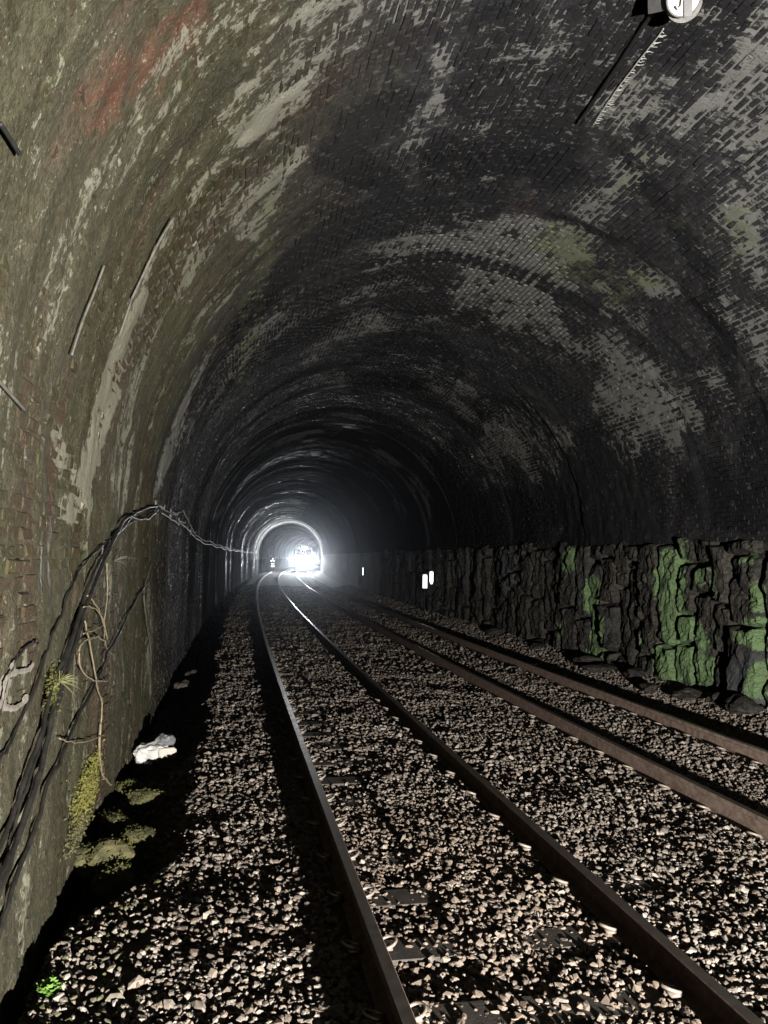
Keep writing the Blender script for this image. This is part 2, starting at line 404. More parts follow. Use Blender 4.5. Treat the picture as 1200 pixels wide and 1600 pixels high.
RGREEN=[[12.71,13.97,5.304,-0.8283,3.412,1.3],
[12.51,14.78,6.308,0.07973,2.857,1.2],
[12.76,15.45,3.849,0.09379,5.509,1.0],
[12.22,15.07,3.541,-0.6368,5.625,0.8],
[11.84,15.49,5.545,0.7334,13.37,1.1],
[11.74,13.89,30.96,-0.819,23.61,0.7],
[11.36,14.03,24.28,-0.8561,17.45,0.5],
[12.93,15.81,12.95,-10.16,65.17,1.2],
[15.8,14.39,7.163,0.9774,6.456,1.0],
[15.49,15.03,5.976,0.6036,5.257,0.9],
[15.73,15.72,2.873,-1.258,11.9,0.8],
[16.96,13.73,5.588,-0.03471,12.1,0.7],
[10.67,13.68,17.02,-1.256,119.8,0.7],
[10.59,13.58,30.94,-0.5017,121.1,0.6],
[10.38,14.13,38.2,6.193,26.4,1.0],
[10.31,14.68,4.447,-1.594,16.33,1.1],
[10.25,15.3,23.02,-2.344,13.75,0.8],
[11.47,13.58,47.4,-0.4735,49.78,0.5],
[10.62,15.82,7.661,-5.123,27.11,0.6],
[17.41,15.27,8.12,-1.539,18.36,0.5],
[13.83,15.13,15.06,-2.247,22.15,0.3],
[11.0,15.7,11.24,-7.414,42.82,0.5]]
UC, HW, SP = 3.25, 4.25, 2.35
ARC = math.pi*HW
# ------------------------------------------------------------ noise
def _h(ix, iy, seed):
    ix = ix.astype(np.uint64); iy = iy.astype(np.uint64)
    n = (ix*np.uint64(374761393) + iy*np.uint64(668265263) + np.uint64(seed*1274126177 & 0xffffffff)) & np.uint64(0xffffffff)
    n = ((n ^ (n >> np.uint64(13)))*np.uint64(1274126177)) & np.uint64(0xffffffff)
    n = (n ^ (n >> np.uint64(16))) & np.uint64(0xffffffff)
    return n.astype(float)/4294967295.0
def vnoise(x, y, seed=0):
    x = np.asarray(x, float)+5000; y = np.asarray(y, float)+5000
    ix, iy = np.floor(x), np.floor(y); fx, fy = x-ix, y-iy
    fx = fx*fx*(3-2*fx); fy = fy*fy*(3-2*fy)
    a = _h(ix, iy, seed); b = _h(ix+1, iy, seed); c = _h(ix, iy+1, seed); d = _h(ix+1, iy+1, seed)
    return (a*(1-fx)+b*fx)*(1-fy) + (c*(1-fx)+d*fx)*fy
def fbm(x, y, seed=0, o=4):
    t = 0; a = .5; n = 0
    for i in range(o):
        t = t + a*vnoise(x*2**i, y*2**i, seed+i*17); n += a; a *= .5
    return t/n
def sst(x, a, b):
    t = np.clip((x-a)/(b-a), 0, 1); return t*t*(3-2*t)

def stain(key, s, v):
    out = np.zeros(np.broadcast(s, v).shape)
    for s0, v0, a, b, c, st in (STAINS[key] if isinstance(key, str) else key):
        ds = s-s0; dv = v-v0
        q = a*ds*ds + 2*b*ds*dv + c*dv*dv
        out = np.maximum(out, st*sst(1.9-q, 0, 1.6))
    return out

# ------------------------------------------------------------ lining rings: the bore is a little wider or tighter from ring to ring
RINGS = [(-30, 0), (9.6, 0), (9.75, .022), (11.6, .022), (11.75, -.008), (16.2, -.01), (16.26, .03), (21.0, .03), (21.1, -.01), (26.5, -.01), (26.6, .03)]
r_ = random.Random(4); _s = 26.6; _o = .03
while _s < 285:
    _s2 = _s + r_.uniform(3.5, 8); o2 = r_.uniform(-.04, .06)
    RINGS += [(_s2, _o), (_s2+.06, o2)]; _s, _o = _s2, o2
RS = np.array([a for a, b in RINGS]); RO = np.array([b for a, b in RINGS])
def ring(s): return np.interp(s, RS, RO)
def depth0(s, v):
    """low frequency unevenness of the masonry, + = into the bore"""
    arch = sst(v, -.1, .5)*sst(ARC-v, -.1, .5)
    d = -ring(s)*arch
    d = d + .07*(fbm(s*.5, v*.35, 3, 3)-.5) + .035*(fbm(s*1.6, v*.9, 5, 3)-.5)
    # ribs that run down the left haunch
    left = sst(-v, -5, -1)
    d = d + left*.03*(fbm(s*4.5, v*.5, 9, 3)-.5)
    return d
def P(s, v, d):
    """point on the lining: v < 0 left wall, 0..ARC arch, > ARC right wall; d = metres into the bore"""
    s, v, d = np.broadcast_arrays(np.asarray(s, float), np.asarray(v, float), np.asarray(d, float))
    th = np.clip(v, 0, ARC)/HW
    r = HW-d
    u = UC - r*np.cos(th); z = SP + np.where(v < 0, v, np.where(v > ARC, ARC-v, 0)) + np.where((v >= 0) & (v <= ARC), r*np.sin(th), 0)
    z = np.where((v < 0), SP+v, z); z = np.where(v > ARC, SP-(v-ARC), z)
    return W(s, u, z)

# ------------------------------------------------------------ mesh helpers
def mesh_np(name, V, Fq, mats, uv=None, cols=None, smooth=False, midx=None):
    me = bpy.data.meshes.new(name)
    V = np.asarray(V, np.float32); Fq = np.asarray(Fq, np.int32)
    nf, k = Fq.shape
    me.vertices.add(len(V)); me.vertices.foreach_set('co', V.ravel())
    me.loops.add(nf*k); me.loops.foreach_set('vertex_index', Fq.ravel())
    me.polygons.add(nf); me.polygons.foreach_set('loop_start', np.arange(0, nf*k, k, dtype=np.int32))
    try: me.polygons.foreach_set('loop_total', np.full(nf, k, dtype=np.int32))
    except Exception: pass
    me.polygons.foreach_set('use_smooth', np.full(nf, smooth, dtype=bool))
    if midx is not None: me.polygons.foreach_set('material_index', np.asarray(midx, np.int32))
    for mt in (mats if isinstance(mats, (list, tuple)) else [mats]): me.materials.append(mt)
    if uv is not None:
        l = me.uv_layers.new(name='UVMap'); l.data.foreach_set('uv', np.asarray(uv, np.float32)[Fq.ravel()].ravel())
    for n, c in (cols or {}).items():
        at = me.color_attributes.new(n, 'FLOAT_COLOR', 'POINT'); at.data.foreach_set('color', np.asarray(c, np.float32).ravel())
    me.update(calc_edges=True)
    return me
def link(name, me, parent=None):
    o = bpy.data.objects.new(name, me); C.objects.link(o)
    if parent: o.parent = parent
    return o
def tag(o, label=None, cat=None, group=None, kind=None):
    if label: o['label'] = label
    if cat: o['category'] = cat
    if group: o['group'] = group
    if kind: o['kind'] = kind
    return o
def empty(name, loc=(0, 0, 0), rz=0):
    o = bpy.data.objects.new(name, None); C.objects.link(o); o.location = loc; o.rotation_euler = (0, 0, rz); o.empty_display_size = .1
    bpy.context.view_layer.update()
    return o
def adopt(o, parent):
    """parent an object whose mesh is written in world coordinates"""
    o.parent = parent; o.matrix_parent_inverse = parent.matrix_world.inverted(); return o
def grid(sv, vv):
    S, Vv = np.meshgrid(sv, vv, indexing='ij'); n, k = S.shape
    i = np.arange(n*k).reshape(n, k)
    F = np.stack([i[:-1, :-1], i[:-1, 1:], i[1:, 1:], i[1:, :-1]], -1).reshape(-1, 4)
    return S.ravel(), Vv.ravel(), F
def tube(pts, r, n=6, r2=None, cap=True):
    pts = [Vector(p) for p in pts]; V = []; F = []
    N = len(pts)
    up = Vector((.13, .21, .97))
    for i, p in enumerate(pts):
        t = (pts[min(i+1, N-1)]-pts[max(i-1, 0)]).normalized()
        a = t.cross(up)
        if a.length < .05: a = t.cross(Vector((1, 0, 0)))
        a.normalize(); b = t.cross(a)
        rr = r if r2 is None else r+(r2-r)*i/(N-1)
        for j in range(n):
            an = 2*math.pi*j/n; V.append(p + (a*math.cos(an)+b*math.sin(an))*rr)
    for i in range(N-1):
        for j in range(n): F.append((i*n+j, i*n+(j+1) % n, (i+1)*n+(j+1) % n, (i+1)*n+j))
    if cap: F.append(tuple(range(n))[::-1]); F.append(tuple((N-1)*n+j for j in range(n)))
    return V, F
class MB:
    def __init__(s): s.V = []; s.F = []
    def add(s, V, F):
        k = len(s.V); s.V += [tuple(v) for v in V]; s.F += [tuple(i+k for i in f) for f in F]; return s
    def box(s, c, h, M=None):
        x, y, z = h; V = [Vector((i*x, j*y, k*z)) for i in (-1, 1) for j in (-1, 1) for k in (-1, 1)]
        if M is not None: V = [M @ v for v in V]
        V = [v+Vector(c) for v in V]
        return s.add(V, [(0, 1, 3, 2), (4, 6, 7, 5), (0, 4, 5, 1), (2, 3, 7, 6), (0, 2, 6, 4), (1, 5, 7, 3)])
    def tube(s, *a, **k): return s.add(*tube(*a, **k))
    def disc(s, c, n, r, t, seg=24):
        n = Vector(n).normalized(); c = Vector(c)
        return s.add(*tube([c, c+n*t], r, seg))
    def mesh(s, name, mat, smooth=False):
        me = bpy.data.meshes.new(name); me.from_pydata(s.V, [], s.F)
        me.materials.append(mat)
        if smooth: me.polygons.foreach_set('use_smooth', [True]*len(me.polygons))
        return me
    def build(s, name, mat, parent=None, smooth=False, bev=0):
        o = link(name, s.mesh(name, mat, smooth), parent)
        if bev:
            b = o.modifiers.new('bevel', 'BEVEL'); b.width = bev; b.segments = 2; b.limit_method = 'ANGLE'
        return o
def spline(pts, sub=5):
    pts = [np.array(p, float) for p in pts]; o = []
    for i in range(len(pts)-1):
        p0 = pts[max(i-1, 0)]; p1 = pts[i]; p2 = pts[i+1]; p3 = pts[min(i+2, len(pts)-1)]
        for k in range(sub):
            t = k/sub
            o.append(.5*((2*p1)+(-p0+p2)*t+(2*p0-5*p1+4*p2-p3)*t*t+(-p0+3*p1-3*p2+p3)*t**3))
    o.append(pts[-1]); return o

# ------------------------------------------------------------ materials
class NT:
    def __init__(s, name):
        s.m = bpy.data.materials.new(name); s.m.use_nodes = True; s.t = s.m.node_tree; s.t.nodes.clear()
        s.out = s.t.nodes.new('ShaderNodeOutputMaterial'); s.b = s.t.nodes.new('ShaderNodeBsdfPrincipled')
        s.t.links.new(s.b.outputs[0], s.out.inputs[0])
    def n(s, ty, **k):
        x = s.t.nodes.new(ty)
        for a, v in k.items(): setattr(x, a, v)
        return x
    def put(s, sock, v):
        if isinstance(v, bpy.types.NodeSocket): s.t.links.new(v, sock)
        elif isinstance(v, (tuple, list)) and sock.type == 'RGBA' and len(v) == 3: sock.default_value = (*v, 1)
        else: sock.default_value = v
    def mix(s, f, a, b, mode='MIX'):
        x = s.n('ShaderNodeMix', data_type='RGBA', blend_type=mode); s.put(x.inputs[0], f); s.put(x.inputs[6], a); s.put(x.inputs[7], b); return x.outputs[2]
    def ma(s, op, a, b=0.0, c=0.0):
        x = s.n('ShaderNodeMath', operation=op); s.put(x.inputs[0], a); s.put(x.inputs[1], b)
        if op in ('MULTIPLY_ADD',): s.put(x.inputs[2], c)
        return x.outputs[0]
    def mr(s, v, a, b, c=0.0, d=1.0, smooth=True):
        x = s.n('ShaderNodeMapRange', interpolation_type='SMOOTHSTEP' if smooth else 'LINEAR'); s.put(x.inputs[0], v)
        for i, w in enumerate((a, b, c, d)): s.put(x.inputs[i+1], w)
        return x.outputs[0]
    def noise(s, vec, scale, detail=4, rough=.6, dist=0.0):
        x = s.n('ShaderNodeTexNoise'); s.put(x.inputs['Vector'], vec); s.put(x.inputs['Scale'], scale); s.put(x.inputs['Detail'], detail); s.put(x.inputs['Roughness'], rough); s.put(x.inputs['Distortion'], dist)
        return x.outputs[0]
    def mapping(s, vec, scale=(1, 1, 1), rot=(0, 0, 0)):
        x = s.n('ShaderNodeMapping'); s.put(x.inputs[0], vec); x.inputs['Scale'].default_value = scale; x.inputs['Rotation'].default_value = rot; return x.outputs[0]
    def bump(s, h, st, dist=.01, nrm=None):
        x = s.n('ShaderNodeBump'); s.put(x.inputs['Height'], h); x.inputs['Strength'].default_value = st; x.inputs['Distance'].default_value = dist
        if nrm is not None: s.t.links.new(nrm, x.inputs['Normal'])
        return x.outputs[0]
    def fin(s, col, rough=.8, nrm=None, metal=0.0, spec=.5):
        s.put(s.b.inputs['Base Color'], col); s.put(s.b.inputs['Roughness'], rough); s.put(s.b.inputs['Metallic'], metal); s.put(s.b.inputs['Specular IOR Level'], spec)
        if nrm is not None: s.t.links.new(nrm, s.b.inputs['Normal'])
        return s.m
def lining_material(name, kind):
    """kind: brick | mortar | far"""
    t = NT(name)
    uv = t.n('ShaderNodeUVMap', uv_map='UVMap').outputs[0]
    geo = t.n('ShaderNodeNewGeometry').outputs['Position']
    A = t.n('ShaderNodeAttribute', attribute_name='stain'); B = t.n('ShaderNodeAttribute', attribute_name='tone')
    sa = t.n('ShaderNodeSeparateColor'); t.put(sa.inputs[0], A.outputs['Color']); sb = t.n('ShaderNodeSeparateColor'); t.put(sb.inputs[0], B.outputs['Color'])
    pale, green, rust = sa.outputs
    green = t.ma('MULTIPLY', green, t.mr(t.noise(geo, 4.5, 5, .7, .5), .36, .60, .15, 1.15)); soot_shade = A.outputs['Alpha']; brown, rnd, smear = sb.outputs; wet = B.outputs['Alpha']
    streak = t.noise(t.mapping(uv, (9, 1.6, 1)), 1.0, 5, .65, .4)
    streak2 = t.noise(t.mapping(uv, (2.2, .6, 1)), 1.0, 4, .6, .6)
    fine = t.noise(geo, 26.0, 5, .7)
    grit = t.noise(geo, 130.0, 3, .7)
    mid = t.noise(t.mapping(uv, (6.5, 4.5, 1)), 1.0, 5, .7, .8)
    base = t.mix(brown, (.064, .066, .071), (.072, .070, .042))
    base = t.mix(t.ma('MULTIPLY', brown, t.mr(t.noise(t.mapping(uv, (.9, .35, 1)), 1.0, 4, .6, .5), .48, .62)), base, (.105, .060, .042))
    base = t.mix(t.mr(streak2, .35, .65), base, t.mix(brown, (.038, .038, .042), (.058, .062, .034)))
    if kind == 'brick':
        base = t.mix(t.ma('MULTIPLY', rnd, .5), base, t.mix(brown, (.040, .033, .031), (.13, .075, .05)))
        base = t.mix(t.ma('MULTIPLY', t.mr(rnd, .75, 1.0), .5), base, (.10, .095, .09))
    elif kind == 'mortar':
        base = t.mix(.35, base, t.mix(brown, (.085, .083, .08), (.15, .135, .10)))
    base = t.mix(t.ma('MULTIPLY', t.mr(fine, .38, .62), .75), base, t.mix(brown, (.030, .030, .033), (.050, .047, .030)))
    base = t.mix(t.ma('MULTIPLY', t.mr(streak, .55, .75), .35), base, t.mix(brown, (.11, .11, .11), (.20, .18, .125)))
    # rust-red wash
    base = t.mix(t.ma('MULTIPLY', t.mr(t.ma('ADD', rust, t.ma('MULTIPLY', t.ma('SUBTRACT', mid, .5), 3.2)), .30, 1.3), .55), base, (.17, .058, .040))
    # soot / wet black, plus the far tunnel's painted dimness
    base = t.mix(t.ma('MULTIPLY', t.mr(t.ma('ADD', soot_shade, t.ma('MULTIPLY', t.ma('SUBTRACT', streak, .5), .9)), .25, .8), .85), base, (.024, .024, .026))
    # pale crust, and the headlight ring painted pale near the train
    thr = {'brick': (.78, 1.15), 'mortar': (.36, .62), 'far': (.45, .85)}[kind]
    pf = t.ma('ADD', t.ma('MULTIPLY', pale, .85), t.ma('MULTIPLY', t.ma('SUBTRACT', fine, .5), 1.8))
    pf = t.ma('ADD', pf, t.ma('MULTIPLY', t.ma('SUBTRACT', mid, .5), 2.2))
    pf = t.ma('ADD', pf, t.ma('MULTIPLY', t.ma('SUBTRACT', streak, .5), 1.1))
    if kind == 'brick': pf = t.ma('ADD', t.ma('ADD', pf, t.ma('MULTIPLY', t.ma('SUBTRACT', rnd, .5), .42)), t.ma('MULTIPLY', smear, .38))
    if kind == 'mortar': pf = t.ma('SUBTRACT', pf, t.ma('MULTIPLY', smear, .9))
    pcol = t.mix(t.mr(green, .15, .8), t.mix(brown, (.30, .305, .285), (.33, .325, .24)), (.29, .32, .20))
    pcol = t.mix(t.ma('MULTIPLY', t.mr(grit, .3, .75), .6), pcol, (.14, .14, .13))
    base = t.mix(t.ma('MULTIPLY', t.mr(pf, *thr), .9), base, pcol)
    # algae film where it is green but not crusted
    gf = t.mr(t.ma('ADD', green, t.ma('MULTIPLY', t.ma('SUBTRACT', fine, .5), 1.1)), .45, .95)
    base = t.mix(t.ma('MULTIPLY', gf, .36), base, t.mix(brown, (.18, .20, .125), (.085, .10, .04)))
    spk = t.noise(geo, 48.0, 3, .6)
    base = t.mix(t.ma('MULTIPLY', t.mr(t.ma('ADD', spk, t.ma('MULTIPLY', mid, .35)), .80, .88), .55), base, t.mix(brown, (.16, .16, .15), (.34, .32, .24)))
    ro = t.ma('SUBTRACT', .97, t.ma('MULTIPLY', t.ma('MULTIPLY', wet, t.mr(streak, .52, .62)), .62))
    nb = t.bump(fine, .9, .018); nb = t.bump(grit, .5, .004, nb)
    if kind == 'far':
        nb = t.bump(streak, .7, .05, nb)
        br = t.n('ShaderNodeTexBrick'); t.put(br.inputs['Vector'], uv); br.inputs['Scale'].default_value = 1.0
        br.inputs['Brick Width'].default_value = .225; br.inputs['Row Height'].default_value = .078; br.inputs['Mortar Size'].default_value = .008
        br.inputs['Color1'].default_value = (1, 1, 1, 1); br.inputs['Color2'].default_value = (.8, .8, .8, 1); br.inputs['Mortar'].default_value = (0, 0, 0, 1)
        nb = t.bump(br.outputs['Color'], .4, .01, nb)
    spec = t.ma('MULTIPLY', t.ma('MULTIPLY', wet, t.mr(streak, .53, .62)), 2.0) if kind == 'far' else t.ma('MULTIPLY', wet, .3)
    return t.fin(base, ro, nb, 0, t.ma('MULTIPLY', spec, .5))
M_brick = lining_material('sooty_brick', 'brick'); M_mortar = lining_material('crusted_mortar', 'mortar'); M_far = lining_material('distant_lining', 'far')

def rock_material():
    t = NT('hewn_rock')
    uv = t.n('ShaderNodeUVMap', uv_map='UVMap').outputs[0]
    geo = t.n('ShaderNodeNewGeometry').outputs['Position']
    A = t.n('ShaderNodeAttribute', attribute_name='stain'); sa = t.n('ShaderNodeSeparateColor'); t.put(sa.inputs[0], A.outputs['Color'])
    n1 = t.noise(geo, 3.0, 5, .65, .3); n2 = t.noise(geo, 18.0, 5, .7); n3 = t.noise(geo, 90.0, 3, .7)
    st = t.noise(t.mapping(uv, (5, 1.1, 1)), 1.0, 4, .6, .3)
    base = t.mix(t.mr(n1, .35, .65), (.060, .058, .055), (.11, .10, .085))
    base = t.mix(t.ma('MULTIPLY', t.mr(st, .5, .75), .5), base, (.12, .11, .10))
    base = t.mix(t.mr(n2, .4, .75), base, (.028, .028, .027))
    base = t.mix(t.ma('MULTIPLY', sa.outputs[1], .6), base, (.10, .115, .125))
    gf = t.mr(t.ma('ADD', sa.outputs[0], t.ma('MULTIPLY', t.ma('SUBTRACT', n2, .5), 1.4)), .38, .62)
    gc = t.mix(n3, (.14, .23, .10), (.26, .38, .19)); gc = t.mix(t.mr(n1, .4, .7), gc, (.16, .23, .12))
    base = t.mix(gf, base, gc)
    nb = t.bump(n2, 1.0, .05); nb = t.bump(n3, .6, .008, nb)
    vo = t.n('ShaderNodeTexVoronoi', feature='DISTANCE_TO_EDGE'); t.put(vo.inputs['Vector'], t.mix(.12, t.mapping(uv, (5.0, 2.2, 1)), t.n('ShaderNodeTexNoise').outputs['Color'])); nb = t.bump(t.mr(vo.outputs[0], .0, .06), .8, .02, nb)
    return t.fin(base, .95, nb, 0, .04)
M_rock = rock_material()

def simple(name, c1, c2, scale=8, rough=.8, bump=.3, bd=.005, metal=0.0, attr=None):
    t = NT(name); geo = t.n('ShaderNodeNewGeometry').outputs['Position']
    n = t.noise(geo, float(scale), 5, .65); n2 = t.noise(geo, float(scale)*6, 3, .7)
    col = t.mix(t.mr(n, .3, .7), c1, c2)
    return t.fin(col, rough, t.bump(n2, bump, bd), metal)
M_cable = simple('black_cable', (.012, .012, .012), (.035, .032, .028), 12, .5)
M_cable2 = simple('grey_cable', (.06, .06, .055), (.12, .12, .11), 14, .6)
M_galv = simple('dull_steel', (.16, .16, .155), (.28, .27, .25), 20, .55, metal=.3)
M_rod = simple('lime_coated_steel', (.08, .08, .07), (.17, .165, .14), 20, .7)
M_root = simple('pale_root', (.22, .17, .10), (.36, .30, .20), 20, .8)
M_paint = simple('worn_cream_paint', (.20, .18, .15), (.32, .29, .25), 30, .8)
M_rust = simple('rusty_rail_side', (.19, .13, .10), (.42, .31, .25), 14, .75, .4, .003)
M_conc = simple('dusty_concrete', (.06, .053, .046), (.12, .105, .09), 10, .85, .5, .004)
M_clip = simple('spring_clip_steel', (.30, .25, .20), (.46, .40, .34), 30, .45, metal=.2)
M_bed = simple('oily_ballast_fines', (.022, .019, .017), (.065, .055, .046), 14, .95, .8, .02)
M_white = simple('white_plastic', (.72, .71, .68), (.82, .81, .78), 12, .4, .3, .004)
M_grey = simple('grey_plastic', (.20, .21, .22), (.30, .31, .32), 12, .5)
M_moss = simple('olive_moss', (.08, .09, .02), (.17, .165, .04), 25, .95, .8, .02)
M_mossdk = simple('mossy_stone', (.07, .075, .03), (.17, .15, .07), 9, .95, .8, .02)
M_blk = simple('black_iron', (.010, .010, .010), (.025, .025, .025), 12, .6)
M_yel = simple('yellow_cab_paint', (.55, .36, .03), (.62, .42, .05), 4, .45, .05)
M_blue = simple('dark_blue_body_paint', (.03, .035, .06), (.05, .055, .08), 4, .45, .05)
M_glass = simple('cab_glass', (.01, .012, .015), (.02, .022, .025), 4, .08, .0)
M_red = simple('red_buffer_beam_paint', (.55, .03, .02), (.62, .05, .03), 6, .45, .05)

def rail_top_mat():
    t = NT('worn_rail_top'); geo = t.n('ShaderNodeNewGeometry').outputs['Position']
    n = t.noise(geo, 12.0, 4, .6)
    uv = t.n('ShaderNodeUVMap', uv_map='UVMap').outputs[0]
    return t.fin(t.mix(n, (.22, .19, .16), (.34, .30, .26)), t.mr(n, .3, .7, .30, .42), t.bump(n, .1, .002), .75)
M_top = rail_top_mat()
def emis(name, col, st):
    t = NT(name); t.put(t.b.inputs['Base Color'], (.8, .8, .8)); t.put(t.b.inputs['Emission Color'], col); t.b.inputs['Emission Strength'].default_value = st; return t.m
M_head = emis('lit_headlight', (1, .98, .95), 400.0)
M_glow = emis('reflector_glow', (1, 1, .97), 2.2)  # emission stands in for light thrown back by the reflective markers
M_sig = emis('lit_lens_and_plate_glow', (1, .96, .92), 2.0)  # also gives the signal's reflective plates an added glow
def stone_mat():
    t = NT('crushed_granite'); A = t.n('ShaderNodeAttribute', attribute_name='stain'); sa = t.n('ShaderNodeSeparateColor'); t.put(sa.inputs[0], A.outputs['Color'])
    geo = t.n('ShaderNodeNewGeometry').outputs['Position']; n = t.noise(geo, 60.0, 4, .7); n1 = t.noise(geo, 1.3, 3, .6)
    col = t.mix(sa.outputs[0], (.14, .122, .105), (.58, .525, .46))
    col = t.mix(t.ma('MULTIPLY', sa.outputs[1], .7), col, (.30, .215, .155))
    col = t.mix(t.ma('MULTIPLY', t.mr(n1, .5, .7), .3), col, (.10, .085, .07))
    col = t.mix(t.ma('MULTIPLY', t.mr(n, .4, .75), .45), col, (.13, .115, .10))
    col = t.mix(sa.outputs[2], col, (.10, .11, .035))
    return t.fin(col, t.mr(n, .3, .7, .85, .55), t.bump(n, .5, .006))
M_stone = stone_mat()

# ------------------------------------------------------------ tones over the lining
def tones(s, v):
    s = np.asarray(s, float); v = np.asarray(v, float)
    w = fbm(s*2.4, v*.8, 21, 4)
    s_, v_ = s+.25*(fbm(s*2, v*2, 33, 3)-.5), v+.35*(fbm(s*2, v*2, 35, 3)-.5)
    pale = stain('P', s_, v_); green = stain('G', s_, v_); rust = stain('R', s_, v_); soot_shade = stain('D', s_, v_); smear = stain('M', s_, v_); bare = stain('S', s, v)
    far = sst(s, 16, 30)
    pale = pale + far*sst(fbm(s*.9, v*.28, 41, 4), .47, .62)*.95*(v > -.1)*sst(ARC*.9-v+2.6*(fbm(s*1.3, v*.4, 46, 4)-.5), -.1, .8)*(1-sst(s, 60, 90)*.3)
    pale = pale*(.65+1.1*(fbm(s*1.8, v*1.3, 43, 4)-.5)*2*.8) + .5*(w-.5)
    # lime mottling that covers most of the vault, heavier on the right haunch
    pale = np.clip(pale + .95*sst(fbm(s*.55, v*.55, 47, 4), .34, .58)*sst(v, 4.0, 7.0)*sst(ARC*.9-v+2.4*(fbm(s*1.3, v*.4, 46, 4)-.5), -.1, .7)*(1-far) + .42*sst(fbm(s*1.0, v*.35, 49, 4), .42, .62)*(v > 0)*(v < 7)*sst(s+.8*v, 5.5, 8.5), 0, 1.2)
    brown = sst(v, 5.2, 2.2)*sst(s, 13, 7.5)
    brown = np.clip(brown + (v < .4)*sst(s, 17, 8)*.6, 0, 1)
    green = np.clip(green + .55*brown*sst(fbm(s*.8, v*.5, 51, 3), .42, .68), 0, 1.2)
    soot_shade = np.clip(soot_shade + far*.5 + sst(s, 38, 55)*.6, 0, 1.2)  # darker with distance: the far tunnel's dimness put into the colour
    ringd = np.abs(np.subtract.outer(s+.22*(fbm(v*1.5, s*1.5, 57, 3)-.5), RS[RS > 0])).min(-1)
    soot_shade = np.maximum(soot_shade, .8*sst(-ringd, -.12, -.03)*sst(fbm(v*.9, s*.5, 59, 2), .4, .62)*(v > 0)*(v < ARC)); pale = pale*(1-.5*sst(-ringd, -.12, -.05)*(v > 0)*(v < ARC)*(fbm(v*.9, s*.5, 59, 2) > .42))
    pale = pale*(1-.55*np.clip(stain('D', s_, v_), 0, 1))
    ring_glow = sst(s, 92, 104); arcs = fbm(s*1.6, v*.12, 55, 3)
    pale = pale*(1-.5*sst(s, 45, 70)) + (v > -.8)*(v < ARC+.1)*(ring_glow*1.1*sst(arcs, .36, .5) + .9*sst(s, 50, 70)*(1-ring_glow)*sst(arcs, .62, .70)*(v < ARC*.6))  # pale arcs paint the train's ring of light and glints on the lining
    soot_shade = soot_shade*(1-.8*ring_glow*sst(arcs, .36, .5))
    pale = pale*(1-.1*sst(v, 6, 4)*(v > -.1))
    pale = pale + brown*.50*sst(fbm(s*4.5, v*.45, 53, 3), .52, .72)
    wet = np.clip(sst(fbm(s*.7, v*.2, 61, 3), .42, .62)*.8 + sst(s, 30, 60)*.3, 0, 1)*np.where(s > 24, sst(ARC*.62-v, 0, 1.5)*sst(fbm(s*.55, v*.16, 63, 3), .46, .60), 1)
    wet = np.where((s > 100) & (v > 0), np.maximum(wet, .9*sst(arcs, .3, .45)), wet)
    smear = np.clip(smear + brown*.9*sst(fbm(s*.9, v*.6, 71, 3), .15, .5), 0, 1)*(1-np.clip(bare, 0, 1))
    return pale, green, rust, soot_shade, brown, wet, smear, np.clip(bare, 0, 1)
def mortar_off(s, v, smear, bare, pale=0):
    """how far the mortar and lime crust stand out from the bed, against a brick face at 0"""
    n = fbm(s*5, v*5, 81, 4); c = fbm(s*1.3, v*1.1, 91, 3)
    rib = fbm(s*9, v*1.2, 95, 3)-.5
    return -.014 + .018*sst(n+.35*(c-.5), .50, .68)*(1-bare*.9)*(.55+.45*(smear > .3)) + smear*.020 + rib*(.008+.02*smear)*(1-bare) + .002*np.clip(pale, 0, 1)*(1-bare)

def lining_sheet(name, sv, vv, mat, parent, near=True):
    S, Vv, Fq = grid(sv, vv)
    pale, green, rust, soot_shade, brown, wet, smear, bare = tones(S, Vv)
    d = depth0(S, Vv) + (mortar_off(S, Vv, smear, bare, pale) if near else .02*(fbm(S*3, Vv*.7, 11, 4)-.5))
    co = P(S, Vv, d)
    st = np.stack([pale, green, rust, soot_shade], -1); tn = np.stack([brown, np.full_like(S, .5), bare, wet], -1)
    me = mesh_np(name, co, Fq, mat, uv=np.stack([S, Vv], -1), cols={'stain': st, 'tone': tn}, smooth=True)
    return link(name, me, parent)

NEAR0, NEAR1 = 1.0, 27.0
vault = tag(empty('tunnel_vault'), 'sooty arched brick vault of the tunnel with pale lime and green algae patches', 'tunnel vault')
lwall = tag(empty('side_wall'), 'brown damp brick side wall left of the ballast, hung with black cables', 'wall')
def ring_loops(a, b, step):
    x = list(np.arange(a, b, step)) + [q for q in RS if a < q < b] + [b]
    return np.unique(np.round(x, 3))
lining_sheet('mortar_bed', ring_loops(NEAR0, NEAR1, .05), np.linspace(0, ARC, 260), M_mortar, vault)
lining_sheet('mortar_bed', np.arange(NEAR0, NEAR1+.01, .05), np.arange(-2.95, .001, .05), M_mortar, lwall)
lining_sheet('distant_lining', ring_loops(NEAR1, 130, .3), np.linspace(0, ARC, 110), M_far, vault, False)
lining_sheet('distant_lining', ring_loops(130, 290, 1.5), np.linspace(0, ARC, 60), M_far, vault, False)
lining_sheet('distant_lining', np.arange(-14, NEAR0+.01, .3), np.linspace(0, ARC, 90), M_far, vault, False)
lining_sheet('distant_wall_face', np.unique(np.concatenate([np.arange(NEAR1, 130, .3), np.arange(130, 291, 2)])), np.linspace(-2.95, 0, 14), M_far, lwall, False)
lining_sheet('distant_wall_face', np.arange(-14, NEAR0+.01, .3), np.linspace(-2.95, 0, 14), M_far, lwall, False)

